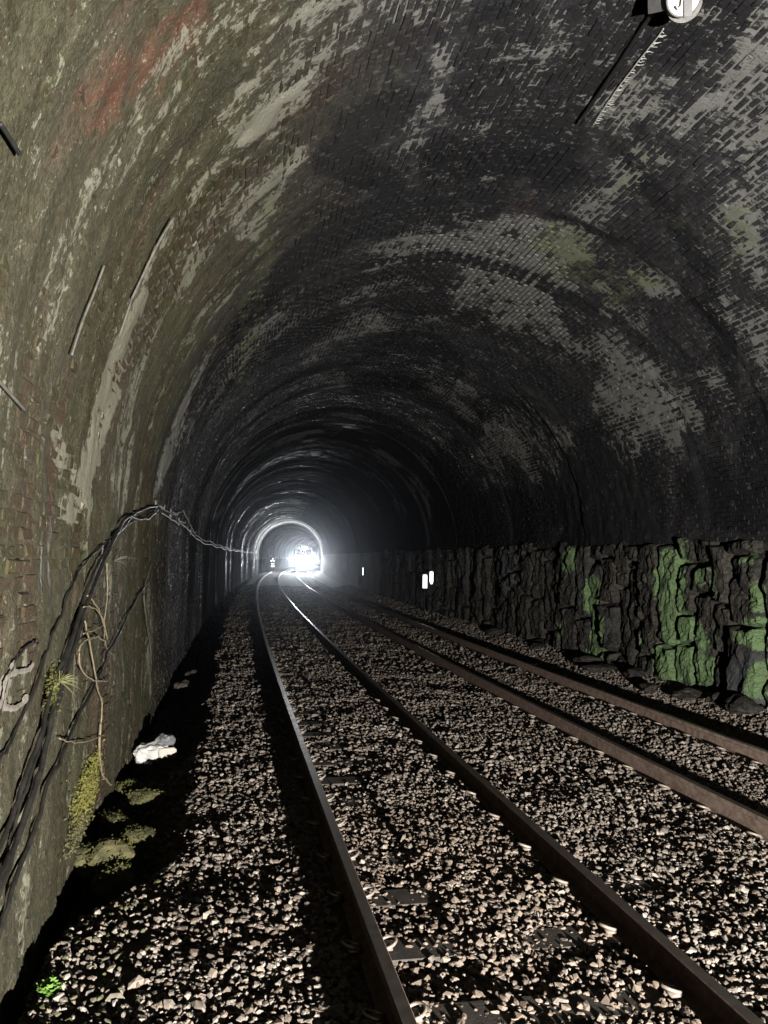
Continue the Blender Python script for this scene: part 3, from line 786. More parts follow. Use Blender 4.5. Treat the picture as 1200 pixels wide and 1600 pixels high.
# ------------------------------------------------------------ bricks
def proj(co):
    """picture position (1200x1600) of world points, only used to find which bricks show largest"""
    d = co-np.array([0, 0, EYE]); x = d@np.array(rx); y = d@np.array(uy); z = d@np.array(fw)
    return 600+F_PX*x/z, 800-F_PX*y/z, z
BL, BH = .225, .0775
def bricks(v0, v1, s0, s1, parent, count, seed):
    g = np.random.default_rng(seed)
    nv = int(round((v1-v0)/BH)); bh = (v1-v0)/nv
    rows = np.arange(nv); cols = np.arange(int((s1-s0)/BL))
    Rr, Cc = np.meshgrid(rows, cols, indexing='ij'); Rr = Rr.ravel(); Cc = Cc.ravel()
    s = s0 + (Cc+.5)*BL + (Rr % 2)*BL/2 + g.normal(0, .006, Rr.size)
    v = v0 + (Rr+.5)*bh + g.normal(0, .0025, Rr.size) + .02*(fbm(s*.6, Rr*.05, seed, 2)-.5)
    v = np.clip(v, v0+bh*.45, v1-bh*.45)
    ok = (s < s1-.1) & (g.random(s.size) > .012)
    ok &= ~((np.abs(s[:, None]-RS[None, :]) < .05).any(1) & (v0 >= 0))
    s, v = s[ok], v[ok]; n = s.size
    pale, green, rust, soot_shade, brown, wet, smear, bare = tones(s, v)
    hl = BL/2-.006-g.random(n)*.006; hh = bh/2-.005-g.random(n)*.004
    net = np.clip(pale*1.3, 0, 1)*(1-bare); hl = hl-.012*net*g.random(n)-.004*net; hh = hh-.008*net*g.random(n)-.002*net
    e = g.normal(0, .0055, n)*(1-.6*bare)*(1-.4*brown)-.002*net - .004*(g.random(n) < .08)*4
    tilt = g.normal(0, .003, (n, 2))*(1-.6*bare)[:, None]
    sx = np.array([-1, 1, 1, -1.]); vy = np.array([-1, -1, 1, 1.])
    d0 = depth0(s, v)
    def corner(inset, dep, jit):
        jj = g.normal(0, 1, (2, n, 4))*(jit+.0045*net)[None, :, None]
        S = s[:, None]+sx*(hl[:, None]-inset)+jj[0]; Vv = v[:, None]+vy*(hh[:, None]-inset)+jj[1]
        D = depth0(S, Vv)+dep
        return S, Vv, D
    top = corner(.007, e[:, None]+sx*tilt[:, :1]+vy*tilt[:, 1:]+g.normal(0, .0018, (n, 4)), .0022)
    mid = corner(.0, e[:, None]-.006+g.normal(0, .001, (n, 4)), .0015)
    low = corner(.0, np.full((n, 4), -.045), .001)
    S = np.concatenate([top[0], mid[0], low[0]], 1); Vv = np.concatenate([top[1], mid[1], low[1]], 1); D = np.concatenate([top[2], mid[2], low[2]], 1)
    if v0 >= 0: Vv = np.clip(Vv, .002, ARC-.002)
    else: Vv = np.minimum(Vv, -.002)
    co = P(S, Vv, D)                                   # n,12,3
    f = []
    f.append([3, 2, 1, 0])
    for k in (0, 4):
        for j in range(4): f.append([k+j, k+(j+1) % 4, k+4+(j+1) % 4, k+4+j])
    f = np.array(f)
    rr = g.random(n)
    cs, cv = S[:, :4].ravel(), Vv[:, :4].ravel(); T4 = tones(cs, cv)
    st = np.tile(np.stack([T4[0], T4[1], T4[2], T4[3]], -1).reshape(n, 4, 4), (1, 3, 1))
    tn = np.stack([brown, rr, bare, wet], -1)[:, None, :].repeat(12, 1)
    uv = np.stack([S, Vv], -1)
    # size in the photograph
    cx, cyy, cz = proj(P(s, v, d0))
    a = P(s-hl, v, d0); b = P(s+hl, v, d0); c_ = P(s, v-hh, d0); d_ = P(s, v+hh, d0)
    ax, ay, _ = proj(a); bx, by, _ = proj(b); cx2, cy2, _ = proj(c_); dx, dy, _ = proj(d_)
    area = np.abs((bx-ax)*(dy-cy2)-(by-ay)*(dx-cx2))
    area = np.where((cz > .5) & (cx > 5) & (cx < 1195) & (cyy > 5) & (cyy < 1595) & (smear < .55), area, 0)
    if v0 < 0: area = np.where(v > -2.6, area, 0)
    idx = np.argsort(-area)[:count]; sel = np.zeros(n, bool); sel[idx] = True
    for i in idx:
        o = link('brick', mesh_np('brick', co[i], f, M_brick, uv=uv[i], cols={'stain': st[i], 'tone': tn[i]}), parent)
    r = ~sel; nr = int(r.sum())
    FF = (f[None]+(np.arange(nr)*12)[:, None, None]).reshape(-1, 4)
    me = mesh_np('brickwork', co[r].reshape(-1, 3), FF, M_brick, uv=uv[r].reshape(-1, 2), cols={'stain': st[r].reshape(-1, 4), 'tone': tn[r].reshape(-1, 4)})
    o = link('brickwork', me, parent); o['kind'] = 'stuff'
bricks(0, ARC, NEAR0+.1, NEAR1-.1, vault, 300, 3)
bricks(-2.9, 0, NEAR0+.1, NEAR1-.1, lwall, 300, 5)

# ------------------------------------------------------------ right wall: rock hewn into upright blocks
rwall = tag(empty('rock_wall'), 'dark hewn rock wall right of the tracks with bright green algae streaks', 'rock wall')
def rock_tones(s, v):
    w = 1.3*(fbm(s*3, v*3, 101, 4)-.5)
    g_ = stain(RGREEN, s+.3*w, v+.3*w)
    g_ = g_ + .45*sst(fbm(s*1.6, v*.6, 111, 3), .6, .75)*sst(s, 20, 11)
    blue = sst(fbm(s*.7, v*.5, 121, 3), .55, .75)
    return np.stack([g_, blue, np.zeros_like(s), np.ones_like(s)], -1)
def rock_sheet(sv, vv, dep):
    S, Vv, Fq = grid(sv, vv)
    d = dep + .16*(fbm(S*2.2, Vv*1.2, 131, 4)-.5) + .05*(fbm(S*5, Vv*2.5, 133, 3)-.5) + .15*sst(Vv-ARC, 1.9, 2.6)*(fbm(S*2, Vv*2, 135, 3))
    me = mesh_np('rock_face', P(S, Vv, d), Fq, M_rock, uv=np.stack([S, Vv], -1), cols={'stain': rock_tones(S, Vv)}, smooth=True)
    return link('rock_face', me, rwall)
rock_sheet(np.arange(6, 40.01, .06), np.linspace(ARC-.02, ARC+2.95, 60), -.13)
rock_sheet(np.arange(40, 290, .8), np.linspace(ARC-.02, ARC+2.95, 16), -.06)
rock_sheet(np.arange(-14, 6.01, .4), np.linspace(ARC-.02, ARC+2.95, 16), -.1)
def rock_block(s0, s1, v0, v1, dep, g):
    ns = max(4, int((s1-s0)/.07)); ns = max(7, int((s1-s0)/.045)); nv = max(8, int((v1-v0)/.045)); ns = min(ns, 20); nv = min(nv, 46)
    a = np.linspace(-1, 1, ns+1); b = np.linspace(-1, 1, nv+1)
    Aa, Bb, Fq = grid(a, b)
    edge = np.maximum(np.abs(Aa), 0); edg2 = np.abs(Bb)
    S = (s0+s1)/2 + Aa*(s1-s0)/2; Vv = (v0+v1)/2 + Bb*(v1-v0)/2
    sc_ = min(1, (s1-s0)/.5)
    S = S + sc_*(.11*(fbm(Vv*1.5, S*1.2+3, 141, 3)-.5)*2+.05*(fbm(Vv*6+s0, S*5, 142, 3)-.5)*2)
    Vv = Vv + .10*(fbm(S*2.6, Vv*.9, 149, 3)-.5)*2+.03*(fbm(S*9, Vv*3, 148, 2)-.5)*2
    Vv = np.clip(Vv, ARC-.25, ARC+2.9)
    rim = (edge > .999) | (edg2 > .999)
    bev = sst(np.minimum((1-edge)*(s1-s0), (1-edg2)*(v1-v0)), 0, .07+.10*fbm(S*3, Vv*3, 147, 2))
    d = dep + .08*(fbm(S*2.5+s0*3, Vv*1.6, 143, 4)-.5)*2*.6 + .10*(np.abs(fbm(S*6, Vv*3, 145, 4)-.5)*2-.3) + .03*(fbm(S*16, Vv*12, 146, 2)-.5) - .10*(1-bev)
    q = fbm(S*3.1, Vv*2.0, 144, 3)*6; d = d + .032*(np.floor(q)+sst(q-np.floor(q), .0, .25)-3)*.6
    cr = np.abs(fbm(S*2.3+.6*(fbm(Vv*2, S*2, 139, 2)-.5), Vv*1.1, 138, 3)-.5)
    d = d - .05*sst(-cr, -.022, -.006)
    d = np.where(rim, -.155, d)
    me = mesh_np('rock_block', P(S, Vv, d), Fq, M_rock, uv=np.stack([S, Vv], -1), cols={'stain': rock_tones(S, Vv)}, smooth=False)
    return link('rock_block', me, rwall)
g = random.Random(12); s = 7.0; nb = 0
while s < 42 and nb < 290:
    w = g.uniform(.28, .62)*(1+.02*s); v = ARC+g.uniform(-.14, .08); v_0 = v
    topd = g.uniform(-.05, .1)
    while v < ARC+2.5:
        hgt = g.choice([.5, .9, 1.5, 2.0])*g.uniform(.85, 1.15)
        if v == v_0 and g.random() < .6: hgt = g.uniform(.2, .5)
        v2 = min(v+hgt, ARC+2.75)
        if True:
            rock_block(s, s+w-.035, v, v2-.03, topd+g.uniform(-.05, .06)+.05*max(0, v-ARC-1.5), g); nb += 1
        v = v2
    s += w

# ------------------------------------------------------------ ground
RAILS = [.828, 2.333, 4.243, 5.748]
def bed_h(s, u):
    h = -.160 + .03*(fbm(s*.9, u*1.1, 151, 3)-.5)*2*.6 + .035*(fbm(s*2.2, u*2.6, 155, 2)-.5)
    left = sst(-u, .12, .62)            # shoulder down to the cess drain by the left wall
    edge = .18*(fbm(s*1.4, s*0+3, 153, 3)-.5)
    k_ = sst(-s, -6.2, -4.6)*.68
    left = sst(-(u+edge)-k_, .16, .68-k_*.5)
    h = h + (-.33)*left + .035*sst(-u, -.75, -.6)*(1-left)
    h = h - .06*sst(u, 4.28, 4.36)*sst(-u, -5.15, -4.95) + .02*sst(u, 5.1, 5.3)*sst(-u, -5.72, -5.6)      # lower between the right-hand rails
    h = h - .05*sst(u, 5.85, 6.0)*sst(-u, -7.0, -6.6) + .16*sst(u, 6.7, 7.4)
    h = h - .02*((u > .9) & (u < 1.35))
    return h
S_, U_, Fq = grid(np.unique(np.concatenate([np.arange(-14, 1, .5), np.arange(1, 22, .08), np.arange(22, 60, .3), np.arange(60, 291, 1.5)])), np.linspace(-1.35, 7.9, 110))
z = bed_h(S_, U_) - .022 + .012*(fbm(S_*14, U_*14, 161, 2)-.5)*2
tag(link('trackbed', mesh_np('trackbed', W(S_, U_, z), Fq[:, ::-1], M_bed, smooth=True)), 'dark oily ground beneath the ballast', kind='structure')

ICO = None
def ico():
    import bmesh
    bm = bmesh.new(); bmesh.ops.create_icosphere(bm, subdivisions=1, radius=1)
    V = np.array([v.co[:] for v in bm.verts]); F_ = np.array([[v.index for v in f.verts] for f in bm.faces]); bm.free(); return V, F_
IV, IF = ico()
OV = np.array([(1, 0, 0), (-1, 0, 0), (0, 1, 0), (0, -1, 0), (0, 0, 1), (0, 0, -1.)]); OF = np.array([(0, 2, 4), (2, 1, 4), (1, 3, 4), (3, 0, 4), (2, 0, 5), (1, 2, 5), (3, 1, 5), (0, 3, 5)])
def scatter(n, s0, s1, size, protoV, protoF, seed, ufun=None, zlift=.0):
    g = np.random.default_rng(seed)
    s = np.sqrt(g.random(n)*(s1**2-s0**2)+s0**2) if False else s0+(s1-s0)*g.random(n)
    u = -1.0+8.45*g.random(n)
    k = u < s*.98+1.0
    # leave the rails clear, keep stones off most of the concrete beside them
    for r in RAILS: k &= np.abs(u-r) > .085+size*.25
    near_sleeper = np.abs(((s-3.75+.34) % .68)-.34) < .13
    byrail = ((u > .9) & (u < 1.38)) | ((u > 2.42) & (u < 2.55))
    k &= ~(near_sleeper & byrail & (g.random(n) < .16))
    patch = fbm(s*1.5, u*1.5, 171, 3)
    k &= g.random(n) < np.where(u < -.35, .42, np.where(patch < .42, .55, .95))
    s, u = s[k], u[k]; n = s.size; patch = patch[k]
    nprot = 14; lib = []
    for i in range(nprot):
        pv = protoV*(1+g.uniform(-.24, .2, (len(protoV), 1)))
        # chop one side flat so the stone has a clean broken face
        nn = g.normal(size=3); nn /= np.linalg.norm(nn); q = pv@nn; pv = pv-np.outer(np.maximum(q-.62, 0), nn)
        nn = g.normal(size=3); nn /= np.linalg.norm(nn); q = pv@nn; pv = pv-np.outer(np.maximum(q-.66, 0), nn)
        lib.append(pv)
    lib = np.array(lib)
    A = g.normal(size=(n, 3, 3)); Q, _ = np.linalg.qr(A)
    sz = size*np.exp(g.normal(0, .34, n)); sz = np.clip(sz, size*.42, size*2.2)
    sc = np.stack([sz*g.uniform(.85, 1.35, n), sz*g.uniform(.7, 1.05, n), sz*g.uniform(.5, .8, n)], -1)*.5
    PV = lib[g.integers(0, nprot, n)]
    co = np.einsum('nij,nvj->nvi', Q, PV*sc[:, None, :])
    co = co*np.array([1, 1, .8])
    c0 = W(s, u, bed_h(s, u)+zlift+g.normal(0, size*.15, n))
    co = co + c0[:, None, :]
    nvp = len(protoV)
    FF = (protoF[None]+(np.arange(n)*nvp)[:, None, None]).reshape(-1, 3)
    br = np.clip(g.beta(1.3, 2.4, n)+.5*(patch-.5), 0, 1); br = np.where(g.random(n) < .04, 1.0, br)
    tan = np.clip(g.beta(1.3, 1.9, n) + .35*((np.abs(u-1.6) < .9) & (s < 7)), 0, 1)
    mossy = ((u < -.35) & (g.random(n) < .45))*g.random(n)*sst(s, 14, 9)
    col = np.stack([br, tan, mossy, np.ones(n)], -1)[:, None, :].repeat(nvp, 1).reshape(-1, 4)
    return co.reshape(-1, 3), FF, col
def merge(parts):
    V = []; F_ = []; Cc = []; k = 0
    for a, b, c in parts: V.append(a); F_.append(b+k); Cc.append(c); k += len(a)
    return np.concatenate(V), np.concatenate(F_), np.concatenate(Cc)
parts = [scatter(50000, 2.6, 7.5, .040, IV, IF, 1, zlift=.0), scatter(14000, 2.6, 7.5, .028, IV, IF, 11, zlift=.006), scatter(54000, 7.5, 15, .046, IV, IF, 2),
         scatter(26000, 15, 27, .066, OV, OF, 3), scatter(22000, 27, 60, .09, OV, OF, 4)]
V_, F3, C3 = merge(parts)
bal = tag(link('ballast', mesh_np('ballast', V_, F3, M_stone, cols={'stain': C3})), 'crushed granite ballast stones spread between and beside the rails', kind='stuff')

# ------------------------------------------------------------ tracks
HALF = [(.0, .0), (.030, .0), (.0355, -.006), (.036, -.036), (.012, -.050), (.010, -.122), (.028, -.138), (.070, -.150), (.070, -.159)]
PROF = HALF[1:] + [(-a, b) for a, b in HALF[:0:-1]]
def rail_mesh(u0):
    sv = np.concatenate([np.arange(-14, 30, .5), np.arange(30, 290, 2)]); n = len(sv); k = len(PROF)
    co = np.concatenate([W(np.full(k, s), u0+np.array([p[0] for p in PROF]), np.array([p[1] for p in PROF])) for s in sv])
    Fq = []; mi = []
    for i in range(n-1):
        for j in range(k):
            a = i*k+j; b = i*k+(j+1) % k; Fq.append((a, b, b+k, a+k)); mi.append(1 if j == k-1 else 0)
    return mesh_np('rail', co, np.array(Fq), [M_rust, M_top], uv=np.zeros((len(co), 2)), midx=mi)
def clip_mesh():
    mb = MB(); pts = []
    for k in range(13):
        a = math.radians(-150+k*24); pts.append((.052*math.cos(a)+.01, .048*math.sin(a), .012+.018*math.sin(a*1.0+1.2)))
    mb.tube(pts, .0095, 6); mb.box((.0, 0, -.004), (.035, .05, .006)); return mb.mesh('clip', M_clip, True)
CLIP = clip_mesh()
def sleeper_mesh(sz):
    mb = MB(); h = Vector((1.26, .135, .06)); V = []
    for x in (-1, 1):
        for y in (-1, 1): V += [Vector((x*h.x, y*h.y*1.1, -.14)), Vector((x*h.x*.995, y*h.y*.85, 0))]
    mb.add(V, [(0, 1, 3, 2), (4, 6, 7, 5), (0, 4, 5, 1), (2, 3, 7, 6), (0, 2, 6, 4), (1, 5, 7, 3)]); return mb
SLP = sleeper_mesh(0).mesh('sleeper', M_conc)
M_timber = simple('oily_timber', (.018, .015, .012), (.045, .036, .028), 10, .8, .5, .004)
SLT = sleeper_mesh(0).mesh('sleeper', M_timber)
def track(k, label):
    root = tag(empty('railway_track', W1(0, (RAILS[k]+RAILS[k+1])/2, -.16)), label, 'railway track')
    for u in RAILS[k:k+2]: adopt(link('rail', rail_mesh(u)), root)
    uc = (RAILS[k]+RAILS[k+1])/2
    for i in range(46):
        s = 1.71+.68*i + random.gauss(0, .012)
        o = link('sleeper', SLP if k == 0 else SLT); o.location = W1(s, uc, -.161 if k == 0 else -.225); o.rotation_euler = (0, 0, -s/RC+random.gauss(0, .006)); bpy.context.view_layer.update() if False else None
        o.parent = root; o.location = o.location-root.location
        if s < 19:
            for r in RAILS[k:k+2]:
                for sd in (-1, 1):
                    if sd*1 < 0 and s > 12: continue
                    c = link('clip', CLIP, o); c.location = (r-uc+sd*.085, 0, .028 if k == 0 else .085); c.rotation_euler = (0, 0, 0 if sd > 0 else math.pi)
    return root
track(0, 'left-hand railway track curving away on ballast, nearest the cable-hung wall')
track(2, 'right-hand railway track with rusty rails beside the rock wall, train standing on it')

# ------------------------------------------------------------ cables and fittings on the left wall
def run(name, key, r, mat, label, cat, jit=.006, group=None, n=7, extra=None, close=True):
    p = spline(PATHS[key], 6)
    if extra: p = p+extra
    pts = []
    for i, (s, u, z) in enumerate(p):
        # follow the uneven face of the wall
        if u < 0 and z < 2.6: u = u + float(depth0(np.array(s), np.array(z-SP)))*.8
        pts.append(W1(s, u+random.gauss(0, jit*.3), z+random.gauss(0, jit)))
    mb = MB().tube(pts, r, n); o = mb.build(name, mat, smooth=True)
    return tag(o, label, cat, group)
CG = 'cables sagging along the left wall'
run('cable', 'cable_a', .0125, M_cable, 'thick black cable, uppermost of the bundle drooping from the wall hook', 'cable', group=CG)
run('cable', 'cable_b', .0145, M_cable, 'thickest black cable looping just under the hook and sagging beside its twin', 'cable', group=CG)
run('cable', 'cable_c', .008, M_cable, 'thin black cable sagging behind the cream painted mark', 'cable', group=CG)
run('cable', 'cable_d', .012, M_cable, 'separate black cable slanting down the lower wall towards the floor', 'cable', group=CG)
run('cable', 'cable_e', .008, M_cable, 'short thin black cable low on the left wall below the grass tuft', 'cable', group=CG)
run('cable', 'cable_f', .012, M_cable, 'black cable passing right behind the yellow-green grass tuft', 'cable', group=CG)
run('cable', 'cable_thin', .007, M_cable, 'thin wire hanging left of the cream painted mark', 'cable', group=CG)
far_run = [(s, -.93, 2.46+.03*math.sin(s*.7)) for s in np.arange(20, 112, 1.5)]
p1 = [q for q in PATHS['run1'] if q[0] < 17]; PATHS['run1x'] = p1
p2 = [q for q in PATHS['run2'] if q[0] < 19]; PATHS['run2x'] = p2
run('cable', 'run1x', .014, M_cable2, 'upper grey cable running along the springing from the hook into the distance', 'cable', extra=far_run, group=CG)
run('cable', 'run2x', .016, M_cable, 'lower looped cable running away from the hook under the springing', 'cable', extra=[(a+.4, b+.02, c-.10) for a, b, c in far_run], group=CG)
def bracket(s, z, label):
    root = tag(empty('cable_bracket', W1(s, -.97, z)), label, 'bracket', 'cable brackets on the left wall')
    MB().box((0, 0, 0), (.012, .05, .07)).build('wall_plate', M_galv, root, bev=.003)
    MB().tube([(.0, 0, .02), (.06, 0, .0), (.11, 0, -.03), (.12, 0, .02)], .010, 6).build('hook', M_galv, root, True)
for s, z, l in [(10.75, 2.62, 'rusty steel cable hook at the top of the black cable bundle'), (13.2, 2.66, 'small grey cable hook just beyond the cable bundle hook'), (15.1, 2.60, 'third cable hook along the springing, catching a white glint'), (18.8, 2.52, 'farthest small cable hook on the dark left wall')]: bracket(s, z, l)
RT = 'pale roots dangling on the left wall'
for k, r, l in [('root_a', .0065, 'pale curling root that loops back on itself beside the thick cables'), ('root_b', .006, 'straight pale root hanging below the looping root'), ('root_c', .0045, 'short pale root arching off the thick cable bundle'), ('root_d', .004, 'thin whitish root hanging highest and farthest right on the wall'), ('root_e', .0045, 'pale root lying almost level low on the wall above the moss patch'), ('root_f', .004, 'tiny pale root crossing the looping root'), ('drip_low', .010, 'pale root reaching from the straight root down to the cess')]:
    run('root', k, r, M_root, l, 'root', jit=.003, group=RT, n=5)
run('hanging_wire', 'drip_line', .007, M_rod, 'long thin grey wire hanging down the far part of the left wall', 'wire', jit=.003, n=5)
for k, r, l in [('rod_a', .009, 'pale steel rod running up the left haunch, the brighter one'), ('rod_b', .007, 'dull thin rod left of the brighter rod on the left haunch'), ('rod_c', .009, 'short dark rod at the left edge of the vault'), ('rod_d', .008, 'short pale rod level on the left wall edge'), ('rod_a2', .007, 'dull lower continuation of the bright steel rod')]:
    run('rod', k, r, M_blk if k == 'rod_c' else M_rod, l, 'rod', jit=.0, n=6)
# painted mark: a flat brushed stroke that follows the wall
def stroke(key, w):
    p = spline(PATHS[key], 5); V = []; Fq = []
    for i, (s, u, z) in enumerate(p):
        a = p[max(i-1, 0)]; b = p[min(i+1, len(p)-1)]; ds, dz = b[0]-a[0], b[2]-a[2]; L = math.hypot(ds, dz)+1e-6
        ww = w*(.7+.5*random.random())*(.5 if i in (0, len(p)-1) else 1)
        for sd in (-1, 0, 1):
            ss = s - sd*dz/L*ww*4.2; zz = z + sd*ds/L*ww
            d = float(depth0(np.array(ss), np.array(zz-SP)))
            V.append(W1(ss, -1.0+d+.021+(.004 if sd == 0 else 0), zz))
    for i in range(len(p)-1):
        for j in (0, 1): Fq.append((i*3+j, i*3+j+1, (i+1)*3+j+1, (i+1)*3+j))
    k = len(V); V2 = [v-Vector((.018, 0, 0)) for v in V]; F2 = [tuple(i+k for i in f[::-1]) for f in Fq]
    return V+V2, Fq+F2
mb = MB(); mb.add(*stroke('mark_1', .014)); mb.add(*stroke('mark_2', .012))
tag(mb.build('painted_mark', M_paint), 'cream painted curly mark like an E on the brown left wall', 'painted mark')

def blades(root_pt, n, ln, mat, name, label, cat, seed, up=(1, 0, .5), spread=1.0, width=.003, droop=.35):
    g = random.Random(seed); mb = MB()
    for i in range(n):
        d = (Vector(up)+Vector((g.gauss(0, 1), g.gauss(0, 1), g.gauss(0, 1)))*spread).normalized(); L = ln*g.uniform(.5, 1.2)
        side = d.cross(Vector((g.random(), g.random(), g.random()))).normalized()*width
        V = []; m_ = 5
        for k in range(m_):
            t = k/(m_-1); q = Vector(root_pt)+d*L*t+Vector((0, 0, -droop*L*t*t)); w = (1-t)**.6+.05
            V += [q-side*w, q+side*w]
        mb.add(V, [(2*k, 2*k+1, 2*k+3, 2*k+2) for k in range(m_-1)])
    return tag(mb.build(name, mat), label, cat)
s, u, z = PATHS['spray'][0]
M_grass = simple('yellow_green_grass', (.16, .16, .07), (.30, .29, .14), 30, .7)
blades(W1(s, u+.03, z), 46, .13, M_grass, 'grass_tuft', 'spiky yellow-green grass tuft growing between the cables on the left wall', 'grass tuft', 5)
M_wisp = simple('grey_wisp', (.14, .15, .10), (.24, .24, .18), 30, .8)
blades(W1(7.1, -.95, 1.93), 24, .2, M_wisp, 'grass_tuft', 'faint grey wispy tuft high on the left wall right of the cables', 'grass tuft', 8, spread=.8, width=.002)

# lime line: a raised crust that has run out of one brick joint
p = spline(PATHS['lime_line'], 6); mb = MB(); rg = random.Random(9)
pts = [W1(s, u, z) for s, u, z in p]
mb.tube([q+Vector((rg.gauss(0, .002), 0, 0)) for q in pts], .0075, 5)
for i in range(2, len(p)-1):
    for k in range(2):
        s, u, z = p[i]; s += rg.uniform(-.05, .05); L = rg.uniform(.03, .075)
        mb.tube([W1(s, u, z+.004), W1(s+rg.uniform(-.01, .01), u+L*.5, z+.002), W1(s+rg.uniform(-.02, .02), u+L, z+.004)], .0055, 4, .002)
tag(mb.build('lime_crust', simple('lime_deposit', (.40, .40, .38), (.55, .55, .52), 25, .9)), 'thin pale ladder-like lime crust line below the round fitting on the vault', 'lime crust')

# moss cushions
def cushion(name, c, rad, n, mat, label, cat, seed, normal=(1, 0, 0), leaf=.012):
    g = np.random.default_rng(seed); nrm = np.array(normal, float); nrm /= np.linalg.norm(nrm)
    V = []; Fq = []
    for i in range(n):
        q = g.normal(size=3)*.48; q = q*np.array(rad)*(.6+.8*fbm(np.array(q[1]*3+9), np.array(q[2]*3+9), seed, 2)); q = q+nrm*abs(g.normal())*.012
        c0 = np.array(c)+q; a = g.normal(size=3); a /= np.linalg.norm(a); b = np.cross(a, g.normal(size=3)); b /= np.linalg.norm(b)
        l = leaf*g.uniform(.6, 1.5); k = len(V)
        V += [c0-a*l, c0+b*l*.5, c0+a*l, c0-b*l*.5]; Fq.append((k, k+1, k+2, k+3))
    mb = MB(); mb.add(V, Fq); return tag(mb.build(name, mat), label, cat, kind='stuff')
M_mossb = simple('bright_moss', (.11, .115, .025), (.21, .195, .045), 25, .9)
cushion('moss_patch', W1(6.35, -.985, .26), (.02, .5, .16), 3800, M_mossb, 'bright yellow-green moss patch low on the left wall above the floor', 'moss', 3)
cushion('moss_patch', W1(6.0, -.985, .06), (.02, .4, .12), 700, M_mossdk, 'duller olive moss trailing below the bright moss patch', 'moss', 4)
cushion('moss_patch', W1(4.93, -.975, 1.2), (.02, .16, .12), 600, M_moss, 'yellow moss smear behind the grass tuft between the cables', 'moss', 6)

def boulder(s, u, z, size, seed, mat, name, label, cat, group=None, moss=False):
    import bmesh
    bm = bmesh.new(); bmesh.ops.create_icosphere(bm, subdivisions=3, radius=1)
    g = random.Random(seed); o_ = Vector((g.random()*50, g.random()*50, g.random()*50))
    from mathutils import noise as mn
    for v in bm.verts:
        c = v.co.copy(); k = 1+.45*mn.noise(c*1.1+o_)+.18*mn.noise(c*3+o_)
        v.co = Vector((c.x*size[0], c.y*size[1], c.z*size[2]))*k
    me = bpy.data.meshes.new(name); bm.to_mesh(me); bm.free(); me.materials.append(mat)
    o = link(name, me); o.location = W1(s, u, z); o.rotation_euler = (0, 0, g.random()*6)
    if moss:
        M_ = o.matrix_basis; gg = random.Random(seed); mb = MB()
        for v, nn in [(M_ @ v.co, v.normal) for v in me.vertices]:
            if nn.z < -.1: continue
            for q in range(4):
                p0 = v+Vector((gg.gauss(0, .012), gg.gauss(0, .012), gg.gauss(.004, .008))); a_ = Vector((gg.gauss(0, 1), gg.gauss(0, 1), gg.gauss(0, .6))).normalized()*gg.uniform(.006, .016); b_ = a_.cross(Vector((gg.gauss(0, 1), gg.gauss(0, 1), gg.gauss(0, 1)))).normalized()*.007
                mb.add([p0-a_, p0+b_, p0+a_, p0-b_], [(0, 1, 2, 3)])
        mo = link('moss_coat', mb.mesh('moss_coat', M_moss)); mo['kind'] = 'stuff'; mo.parent = o; mo.matrix_parent_inverse = o.matrix_basis.inverted()
    return tag(o, label, cat, group)
BG = 'mossy stones at the foot of the left wall'
for i, (s, u, z, sz, l) in enumerate([
    (6.15, -.80, -0.21, (.17, .24, .13), 'largest moss-covered stone at the foot of the left wall below the moss patch'),
    (6.5, -.64, -0.23, (.13, .15, .11), 'rounded mossy stone on the track side of the largest mossy stone'),
    (5.85, -.70, -0.25, (.12, .17, .09), 'flat mossy stone nearest the camera in the heap by the wall'),
    (6.95, -.84, -0.23, (.13, .18, .10), 'olive stone at the back of the heap towards the white sack'),
    (7.7, -.70, -0.24, (.17, .15, .09), 'dark mossy stone standing just short of the white sack'),
    (8.0, -.88, -0.24, (.09, .09, .08), 'small mossy stone tucked against the wall short of the white sack'),
    (14.2, -.74, -.28, (.17, .16, .12), 'bare pale boulder against the left wall beyond the white sack'),
    (15.5, -.66, -.26, (.12, .14, .10), 'second boulder farther along the left wall foot')]):
    boulder(s, u, z, sz, 20+i, M_mossdk if s < 9 else M_conc, 'stone', l, 'stone', BG if s < 9 else None, s < 9)
RGp = 'rubble stones at the foot of the rock wall'
g = random.Random(31)
LR = ['pale flat slab of rubble under the brightest green streak', 'dark lump of rubble at the right picture edge', 'grey angular rubble stone left of the bright green streak', 'low rubble stone just past the second green streak', 'small rubble stone near the distant end of the green streaks', 'long rubble stone lying against the rock foot under the dark blocks', 'wet rubble stone nearest the right-hand rail', 'broken grey rubble stone leaning on the pale slab', 'rubble stone in the shade of the farthest large block']
for l, (s, u, sx, sy, sz) in zip(LR, [(11.6, 7.15, .30, .22, .09), (10.3, 7.2, .28, .25, .14), (13.4, 7.2, .2, .22, .12), (15.3, 7.2, .22, .3, .1), (18.2, 7.2, .2, .25, .1), (14.4, 7.1, .15, .4, .08), (12.3, 6.85, .2, .13, .07), (11.0, 7.3, .22, .18, .13), (21.5, 7.2, .22, .3, .12)]):
    boulder(s, u, .0+g.uniform(-.05, .02), (sx, sy, sz), g.randint(0, 999), M_rock, 'stone', l, 'stone', RGp)

